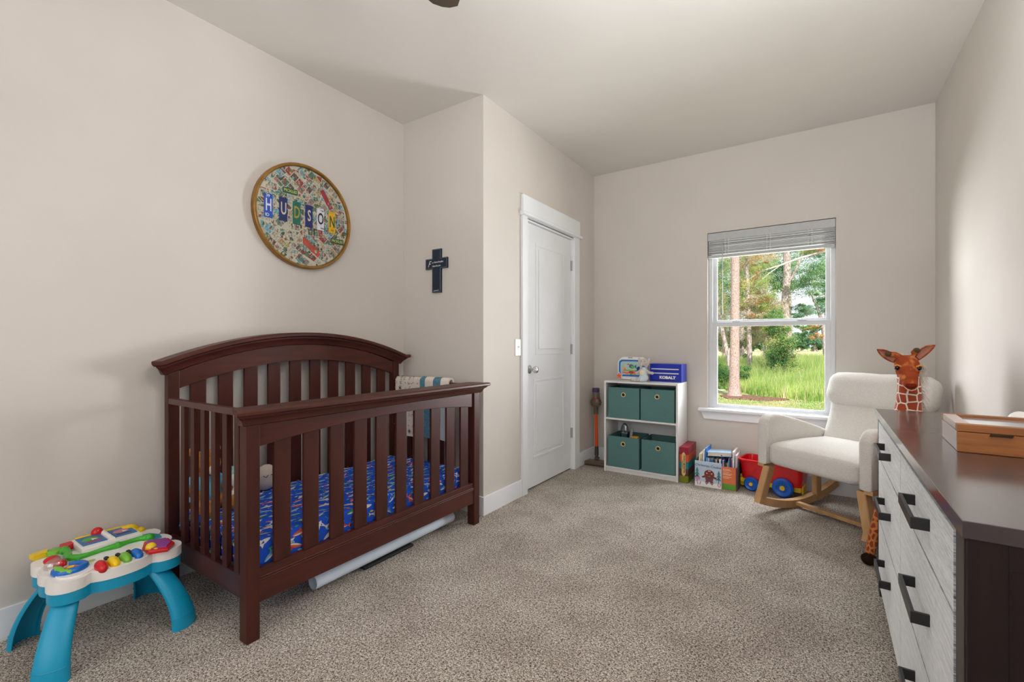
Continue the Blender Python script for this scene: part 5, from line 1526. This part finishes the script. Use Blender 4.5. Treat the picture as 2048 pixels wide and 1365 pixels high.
scx = mat('script_white', srgb(220, 222, 224), .5)
cc = Vector((-2.214, 1.676))
def inset(p, d):
    return (p[0]+(d if p[0] < -2.3 else -d if p[0] > -2.13 else (d if p[0] < -2.21 else -d)), p[1]+(d if p[1] < 1.5 or abs(p[1]-1.640) < .001 else -d))
mb = MB(); q = [inset(p, .004) for p in cp]
for i in range(12):
    a, b_ = q[i], q[(i+1) % 12]
    mb.tube([(a[0], cy-.0162, a[1]), (b_[0], cy-.0162, b_[1])], .0009, 4)
mb.build('edge_line', mat('edge_grey', srgb(150, 156, 160), .5), cr_)
text('F', .060, face_negy(-2.283, cy-.0168, 1.673), scx, 'lettering', cr_, shear=.45, xs=.8, extrude=.0003)
text('or, I know the plans', .0165, face_negy(-2.202, cy-.0168, 1.685, .02), scx, 'lettering', cr_, shear=.3, xs=.78, bold=.0002)
text('I have for you', .0165, face_negy(-2.214, cy-.0168, 1.659, .02), scx, 'lettering', cr_, shear=.3, xs=.85, bold=.0002)
text('Jeremiah 29:11', .010, face_negy(-2.214, cy-.0168, 1.487, .02), scx, 'lettering', cr_, shear=.3, xs=.8, bold=.0001)
nooff()

# ================================================================== CEILING FAN (only one blade tip is in view)
fan = thing('ceiling_fan', 'dark brown ceiling fan with one blade tip showing at the top edge', 'ceiling fan', (-.775, .815, H))
fm = mat('fan_bronze', srgb(52, 44, 38), .4, .5, .4); fb = mat('fan_blade_wood', srgb(84, 72, 60), .5, .4, var=.15, vscale=6, stretch=(1, 1, 1))
mb = MB(); mb.lathe([(0, 0), (.07, 0), (.065, -.04), (.015, -.05), (.015, -.20), (.09, -.22), (.11, -.26), (.11, -.32), (.07, -.345), (0, -.345)][::-1], c=(-.775, .815, H)); mb.build('motor_housing', fm, fan)
for k in range(5):
    a = math.atan2(1.30-.80, -1.19+.76) + k*2*PI/5
    ca, sa = math.cos(a), math.sin(a)
    M_ = Matrix.Translation((-.775, .815, 2.425)) @ Matrix.Rotation(a, 4, 'Z') @ Matrix.Rotation(.16, 4, 'X')
    P = [(.12, -.045), (.2, -.062), (.60, -.072), (.645, -.062), (.665, -.03), (.67, .0), (.665, .035), (.645, .060), (.60, .068), (.2, .058), (.12, .045)]
    mb = MB(); mb.prism(P, 2, -.004, .004, .002, m=fb, M=M_); mb.build('blade', None, fan)
MB().ball((-.775, .815, 2.36), (.105, .105, .062), 14).build('fill_lamp_bowl', mat('fill_glow_glass', (1, .95, .88), .4, emit=((1, .96, .92), 30.0)), fan, label='frosted glass bowl with added glow')  # bowl is out of view; its glow is added to fill the room
nooff()

# ================================================================== OUTDOORS
GZ = -.4
grass_m = mat('lawn', srgb(120, 146, 78), 1, .05, var=.0, vscale=1.6, dark=srgb(176, 158, 124), detail=8)
struct('ground', MB().box((-90, 4.4, GZ-.2), (90, 220, GZ)), grass_m)
house = struct('wall_exterior', MB().box((-7, YW+.14, GZ), (XD-.3, YW+.2, 3.2)), mat('siding', srgb(210, 208, 200), .7))
o = struct('field', MB().box((-80, 46, GZ), (60, 150, GZ+.03)), mat('far_meadow', srgb(196, 206, 140), 1, .05, var=.0, vscale=.25, dark=srgb(218, 196, 160)))
o = struct('dirt_track', MB().box((-60, 40, GZ), (40, 46, GZ+.035)), mat('pale_dirt', srgb(226, 206, 186), 1, .05, var=.06, vscale=2))
mb = MB(); mb.prism([(-8, 17.6), (-2.55, 15.9), (-2.5, 16.15), (-8, 18.3)], 2, GZ, GZ+.02); struct('path', mb, mat('pale_concrete', srgb(232, 226, 220), .8))
rng = random.Random(77)
bark_p = mat('pine_bark', srgb(198, 178, 170), 1, .05, var=.0, vscale=62, stretch=(1, 1, .5), bump=1, bscale=40, dark=srgb(146, 116, 108))
bark_g = mat('grey_bark', srgb(204, 190, 180), 1, .05, var=.0, vscale=24, stretch=(1, 1, .4), bump=1, bscale=30, dark=srgb(130, 112, 104))
def leafmat(n_, c, c2):
    m = mat(n_, c, .8, .15, var=.0, vscale=1.4, dark=c2, detail=6)
    n = m.node_tree; b = n.nodes['Principled BSDF']; o = n.nodes['Material Output']
    tr = n.nodes.new('ShaderNodeBsdfTranslucent'); mx = n.nodes.new('ShaderNodeMixShader'); mx.inputs[0].default_value = .42
    n.links.new(b.inputs['Base Color'].links[0].from_socket, tr.inputs['Color'])
    n.links.new(b.outputs[0], mx.inputs[1]); n.links.new(tr.outputs[0], mx.inputs[2]); n.links.new(mx.outputs[0], o.inputs[0])
    return m
L1 = leafmat('leaf_mid', srgb(158, 190, 104), srgb(104, 148, 72)); L2 = leafmat('leaf_dark', srgb(110, 154, 84), srgb(52, 96, 54)); L3 = leafmat('leaf_yellow', srgb(214, 210, 140), srgb(164, 176, 96))
L4 = leafmat('leaf_blueish', srgb(156, 190, 160), srgb(98, 144, 112)); L5 = leafmat('leaf_rust', srgb(206, 156, 100), srgb(168, 116, 72)); L6 = leafmat('twig_tan', srgb(226, 204, 184), srgb(188, 160, 140))
LG = leafmat('grass_blade', srgb(186, 208, 112), srgb(128, 168, 76)); LG2 = leafmat('grass_blade_straw', srgb(232, 224, 178), srgb(206, 200, 142))
def leaves(mb, c, r, n, size, mats, rg=rng):
    """leaf quads gathered in loose clumps inside an ellipsoid"""
    c = Vector(c)
    idx = [mb._mi(m) for m in mats]
    nv = mb.bm.verts.new; nf = mb.bm.faces.new
    K = max(9, n//60); clumps = []; n = int(n*2.6)
    for k in range(K):
        d = Vector((rg.gauss(0, 1), rg.gauss(0, 1), rg.gauss(0, 1))).normalized()*(rg.random()**.42)
        clumps.append((c+Vector((d.x*r[0], d.y*r[1], d.z*r[2])), rg.uniform(.10, .26), idx[int(rg.random()*len(idx))]))
    for i in range(n):
        p0, cr_, ci = clumps[int(rg.random()*K)]
        d = Vector((rg.gauss(0, .6), rg.gauss(0, .6), rg.gauss(0, .45)))*cr_
        p = p0+Vector((d.x*r[0]*1.3, d.y*r[1]*1.3, d.z*r[2]*1.3))
        if p.z < GZ+.02: p.z = GZ+.02+rg.random()*.1
        a = Vector((rg.uniform(-1, 1), rg.uniform(-1, 1), rg.uniform(-1, 1))).normalized(); b_ = a.orthogonal().normalized()
        s = size*.52*rg.uniform(.5, 1.3)
        f = nf([nv(p-a*s), nv(p+b_*s*.45), nv(p+a*s), nv(p-b_*s*.45)])
        f.material_index = ci if rg.random() < .75 else idx[int(rg.random()*len(idx))]
def tree(name, label, trunk, rs, bark, blobs, size, mats, branches=(), group=None):
    t = thing(name, label, 'tree', (trunk[0][0], trunk[0][1], GZ), 0, group)
    mb = MB(); mb.tube(trunk, .1, 14, rs=rs)
    for (pts, r) in branches: mb.tube(pts, r, 7, rs=[r*(1-.75*i/(len(pts)-1)) for i in range(len(pts))])
    mb.build('trunk', bark, t)
    if blobs:
        mb = MB()
        for (c, r, n) in blobs: leaves(mb, c, r, n, size, mats)
        mb.build('foliage', None, t, smooth=False, kind='stuff')
    nooff(); return t
# near pine at the left
tree('pine_tree', 'straight pink barked pine trunk nearest the window', [(-2.01, 14.42, GZ-.05), (-2.01, 14.42, GZ+.12), (-2.01, 14.42, .1), (-1.99, 14.42, 2.2), (-1.98, 14.42, 7)], [.24, .165, .135, .115, .10], bark_p,
     [((-2.0, 14.5, 6.5), (2.4, 2.0, 1.2), 900)], .12, [L1, L2])
tree('slender_tree', 'thin pale leaning trunk left of the near pine', [(-2.70, 18.5, GZ), (-2.78, 18.5, .6), (-3.05, 18.5, 1.9), (-3.3, 18.5, 4.2)], [.09, .08, .065, .05], bark_g,
     [((-3.3, 18.8, 3.0), (.7, .8, 1.5), 2600), ((-3.2, 19, 4.6), (1.2, 1, 1), 1800)], .055, [L3, L6, L4, L1])
tree('birch_tree', 'grey barked slim trunk right of the near pine', [(-2.24, 20.1, GZ), (-2.26, 20.1, 1), (-2.33, 20.1, 3.2), (-2.4, 20.1, 6)], [.10, .085, .07, .05], bark_g,
     [((-2.2, 20.4, 3.2), (.75, .8, .9), 3000), ((-1.9, 20.2, 2.5), (.8, .7, .5), 2600), ((-2.4, 20.5, 4.4), (1.0, .9, .6), 2400), ((-1.6, 20.0, 2.0), (.6, .6, .4), 1500)], .05, [L3, L6, L3, L1, L3, L6, L5],
     branches=[([(-2.3, 20.1, 2.6), (-1.9, 20.2, 2.9), (-1.3, 20.2, 2.7)], .03), ([(-2.28, 20.1, 2.2), (-1.8, 20, 2.1), (-1.4, 20, 1.7)], .025)])
tree('oak_tree', 'tall forked tree with a dark burl in the middle of the window view', [(-1.15, 24.4, GZ), (-1.2, 24.4, 1.5), (-1.3, 24.4, 3.1), (-1.2, 24.4, 4.2), (-1.25, 24.4, 6.2), (-1.2, 24.4, 8)], [.20, .17, .14, .17, .11, .08], bark_g,
     [((-.5, 25, 4.0), (1.3, 1, .7), 3600), ((-.3, 25, 5.6), (1.3, 1, .6), 3000), ((-1.9, 25.2, 4.4), (.9, 1, .8), 2600), ((.35, 25, 3.0), (.7, .8, .5), 1500), ((-1.0, 25, 6.6), (2.0, 1, .5), 2600), ((-.6, 25.0, 2.6), (.7, .8, .4), 1500)], .065, [L1, L4, L2, L4],
     branches=[([(-1.25, 24.35, 3.75), (-1.0, 24.3, 4.15), (-.75, 24.3, 4.7), (-.55, 24.3, 5.3), (-.3, 24.3, 5.8)], .07), ([(-1.25, 24.4, 5.2), (-2.1, 24.3, 5.0), (-2.8, 24.2, 4.6)], .03), ([(-1.1, 24.4, 5.4), (-.4, 24.2, 5.8), (.4, 24.1, 6.1)], .045)])
tree('crooked_tree', 'thin crooked tree with bare boughs at the right of the window view', [(.30, 26.6, GZ), (.26, 26.6, .6), (.18, 26.6, 1.9), (-.05, 26.6, 2.8), (-.35, 26.5, 3.6)], [.13, .11, .10, .06, .03], bark_g,
     [((.35, 26.8, 4.8), (.7, .8, .8), 1400), ((.45, 26.8, 3.6), (.35, .6, .5), 500), ((.2, 26.8, 6.3), (.9, .8, .6), 1500)], .06, [L1, L2, L4],
     branches=[([(.18, 26.6, 1.9), (.40, 26.6, 3.2), (.48, 26.6, 5.2)], .05)])
# long pale bough crossing the view
t = thing('pale_boughed_tree', 'tree whose long pale bare bough crosses the upper window view', 'tree', (2.4, 23.8, GZ))
mb = MB(); mb.tube([(2.4, 23.8, GZ), (2.3, 23.8, 2), (2.2, 23.8, 6)], .15, 10, rs=[.2, .16, .1]); mb.tube([(1.1, 23.35, 5.18), (2.25, 23.8, 5.3)], .06, 8); mb.tube([(-2.45, 21.3, 3.75), (-2.0, 21.5, 4.10), (-1.34, 21.97, 4.35), (-.7, 22.3, 4.62), (.25, 23.0, 4.95), (1.2, 23.4, 5.2)], .04, 8, rs=[.012, .022, .034, .042, .05, .06])
mb.tube([(-1.34, 21.97, 4.35), (-1.8, 21.7, 3.95), (-2.2, 21.6, 3.55)], .02, 6, rs=[.025, .016, .006]); mb.build('trunk', mat('pale_bark', srgb(214, 200, 190), 1, .05, var=.15, vscale=8), t)
mb = MB()
for (c, r, n_) in (((-2.1, 21.6, 4.55), (.55, .5, .28), 1600), ((-.2, 22.8, 5.1), (.8, .5, .25), 1300), ((-2.2, 21.6, 3.6), (.4, .4, .3), 700)): leaves(mb, c, r, n_, .045, [L5, L1, L3, L5])
mb.build('foliage', None, t, smooth=False, kind='stuff'); nooff()
t = thing('russet_leaved_tree', 'small tree with drooping orange brown leaves at the right of the view', 'tree', (1.5, 17.7, GZ))
mb = MB(); mb.tube([(1.5, 17.7, GZ), (1.45, 17.7, 1.2), (1.3, 17.7, 2.6)], .05, 8, rs=[.06, .05, .02]); mb.tube([(1.38, 17.7, 2.1), (.68, 17.6, 2.31)], .02, 6); mb.tube([(.7, 17.6, 2.3), (.2, 17.5, 2.0), (-.2, 17.4, 1.75)], .015, 6, rs=[.02, .012, .005]); mb.tube([(.3, 17.5, 2.05), (.1, 17.4, 1.65), (-.2, 17.4, 1.40)], .01, 6, rs=[.012, .008, .004]); mb.build('trunk', bark_g, t)
mb = MB()
for (c, r, n_) in (((-.18, 17.4, 1.62), (.26, .2, .10), 80), ((-.08, 17.4, 1.36), (.20, .2, .12), 70), ((.35, 17.5, 1.95), (.25, .2, .2), 50)): leaves(mb, c, r, n_, .085, [L5, L1, L5])
mb.build('foliage', None, t, smooth=False, kind='stuff'); nooff()
# shrubs
def shrub(label, blobs, size, mats, name='shrub'):
    c = blobs[0][0]
    t = thing(name, label, 'bush', (c[0], c[1], GZ))
    mb = MB()
    for k in range(9):
        a = k*.7; mb.tube([(c[0]+.08*math.cos(a), c[1]+.08*math.sin(a), GZ), (c[0]+.25*math.cos(a), c[1]+.2*math.sin(a), c[2])], .02, 5, rs=[.022, .006])
    mb.build('stems', bark_g, t)
    mb = MB()
    for (c, r, n_) in blobs: leaves(mb, c, r, n_, size, mats)
    mb.build('foliage', None, t, smooth=False, kind='stuff'); nooff()
shrub('tall dark green leafy bush in the middle of the grass', [((-1.15, 18.4, .75), (.48, .4, .75), 5200), ((-1.3, 18.6, 1.75), (.42, .4, .5), 3000), ((-.95, 18.2, .15), (.5, .4, .45), 2600), ((-1.0, 18.4, 1.2), (.35, .3, .5), 1400)], .045, [L1, L2, L2, L3])
shrub('low dark bush left of the near pine', [((-2.62, 16.4, .05), (.42, .4, .5), 3600), ((-2.15, 16.5, .1), (.4, .4, .4), 1500)], .045, [L2, L1, L2])
shrub('tangled twiggy brush behind the birch', [((-1.75, 21.5, 1.6), (.8, .7, .6), 4200), ((-2.6, 22, 1.3), (.6, .6, .8), 2200), ((-3.6, 22, 1.4), (.6, .6, .9), 2000)], .05, [L6, L3, L2, L6], 'brush_thicket')
# far tree line, each its own tree
k = 0
FARL = ['far rounded dark green tree %s' % s for s in ('behind the slender leaning trunk', 'behind the near pine', 'left of the grey slim trunk', 'behind the grey slim trunk', 'behind the tangled brush', 'left of the forked tree', 'behind the forked tree', 'right of the forked tree', 'over the far meadow', 'behind the orange leaves', 'behind the crooked tree', 'at the right jamb of the window')]
xs = [(-20.5, 88), (-17.6, 92), (-15.2, 90), (-13.0, 94), (-10.8, 92), (-8.6, 95), (-6.6, 97), (-4.6, 96), (-2.6, 99), (-.6, 100), (1.6, 101), (4.0, 100)]
for (x, y) in xs:
    h_ = rng.uniform(4.6, 6.4)
    tree('distant_tree', FARL[k], [(x, y, GZ), (x, y, 3)], [.25, .15], bark_g, [((x, y, 1.9), (1.7, 1.2, 2.0), 1000), ((x+.3, y, h_-1.3), (1.4, 1, 1.5), 400), ((x-.2, y, .8), (1.5, 1, 1.0), 500)], .30, [L2, L4, L2], group='distant trees across the meadow'); k += 1
# mid-distance wood behind the bushes: mixed canopy seen above the meadow at left and centre
for i, (x, y, z, rx, rz, n_, ms, lb) in enumerate(((-5.2, 33, 4.4, 1.5, 2.6, 3600, [L4, L1, L2], 'airy tree seen left of the near pine'), (-3.9, 31, 5.0, 1.5, 2.2, 3600, [L2, L1, L4], 'full green tree rising behind the near pine'),
                                           (-2.9, 34, 3.6, 1.3, 2.2, 3800, [L2, L2, L1], 'dense dark green tree left of the forked tree'), (.4, 36, 5.4, 1.3, 1.6, 2000, [L1, L4], 'light green tree right of the forked tree'),
                                           (-1.6, 35, 6.2, 1.6, 1.6, 2600, [L1, L4], 'high light green crown above the forked tree'))):
    tree('woodland_tree', lb, [(x, y, GZ), (x, y, z)], [.16, .08], bark_g, [((x, y, z), (rx, 1.2, rz), n_)], .10, ms, group=None)
# grasses
def blades(name, label, region, n, h0, h1, mats, wd=.012):
    t = thing(name, label, 'grass', (region[0][0], region[0][1], GZ)); t_ = t
    mb = MB(); idx = [mb._mi(m) for m in mats]; nv = mb.bm.verts.new; nf = mb.bm.faces.new
    (ax, ay), (bx, by), (cx_, cy_), (dx_, dy_) = region
    for i in range(n):
        u, v = rng.random(), rng.random()
        x = (ax*(1-u)+bx*u)*(1-v)+(dx_*(1-u)+cx_*u)*v; y = (ay*(1-u)+by*u)*(1-v)+(dy_*(1-u)+cy_*u)*v
        h_ = rng.uniform(h0, h1)*(.35+.65*min(1, v*2.5+.12)); l = rng.uniform(-.3, .3)*h_; l2 = rng.uniform(-.2, .2)*h_
        w_ = wd*rng.uniform(.6, 1.4)
        f = nf([nv((x-w_, y, GZ)), nv((x+w_, y, GZ)), nv((x+w_*.6+l*.4, y+l2*.4, GZ+h_*.6)), nv((x+l, y+l2, GZ+h_)), nv((x-w_*.4+l*.4, y+l2*.4, GZ+h_*.6))])
        f.material_index = idx[int(rng.random()*len(idx))]
    mb.build('blades', None, t, smooth=False, kind='stuff'); nooff()
blades('tall_grass', 'tall bright green wild grass filling the right of the window view', ((-1.7, 15.0), (1.2, 13.7), (2.2, 30), (-2.6, 30)), 34000, .5, 1.15, [LG, LG, L1, LG2], .0065)
blades('tall_grass', 'tall green wild grass behind the pines at the left', ((-3.0, 16.7), (-1.75, 15.4), (-2.75, 30), (-7.5, 30)), 20000, .5, 1.0, [LG, LG, L1, LG2], .0065)
blades('short_grass', 'sparse mown lawn grass in front of the pine', ((-3.2, 12.3), (1.4, 12.0), (1.4, 13.8), (-3.2, 16.2)), 6000, .015, .04, [L1, LG2], .005)
mb = MB()
P = []
for i in range(28):
    a = i*2*PI/28; P.append((-1.75+(.95+.12*math.sin(3*a))*math.cos(a)*(1.1 if math.cos(a) > 0 else .62), 14.15+(.55+.06*math.sin(5*a))*math.sin(a)))
mb.prism(P, 2, GZ, GZ+.03, .012); o = struct('mulch_bed', mb, mat('pine_mulch', srgb(150, 116, 96), 1, .05, var=.0, vscale=14, bump=1, bscale=40, dark=srgb(96, 70, 60)))
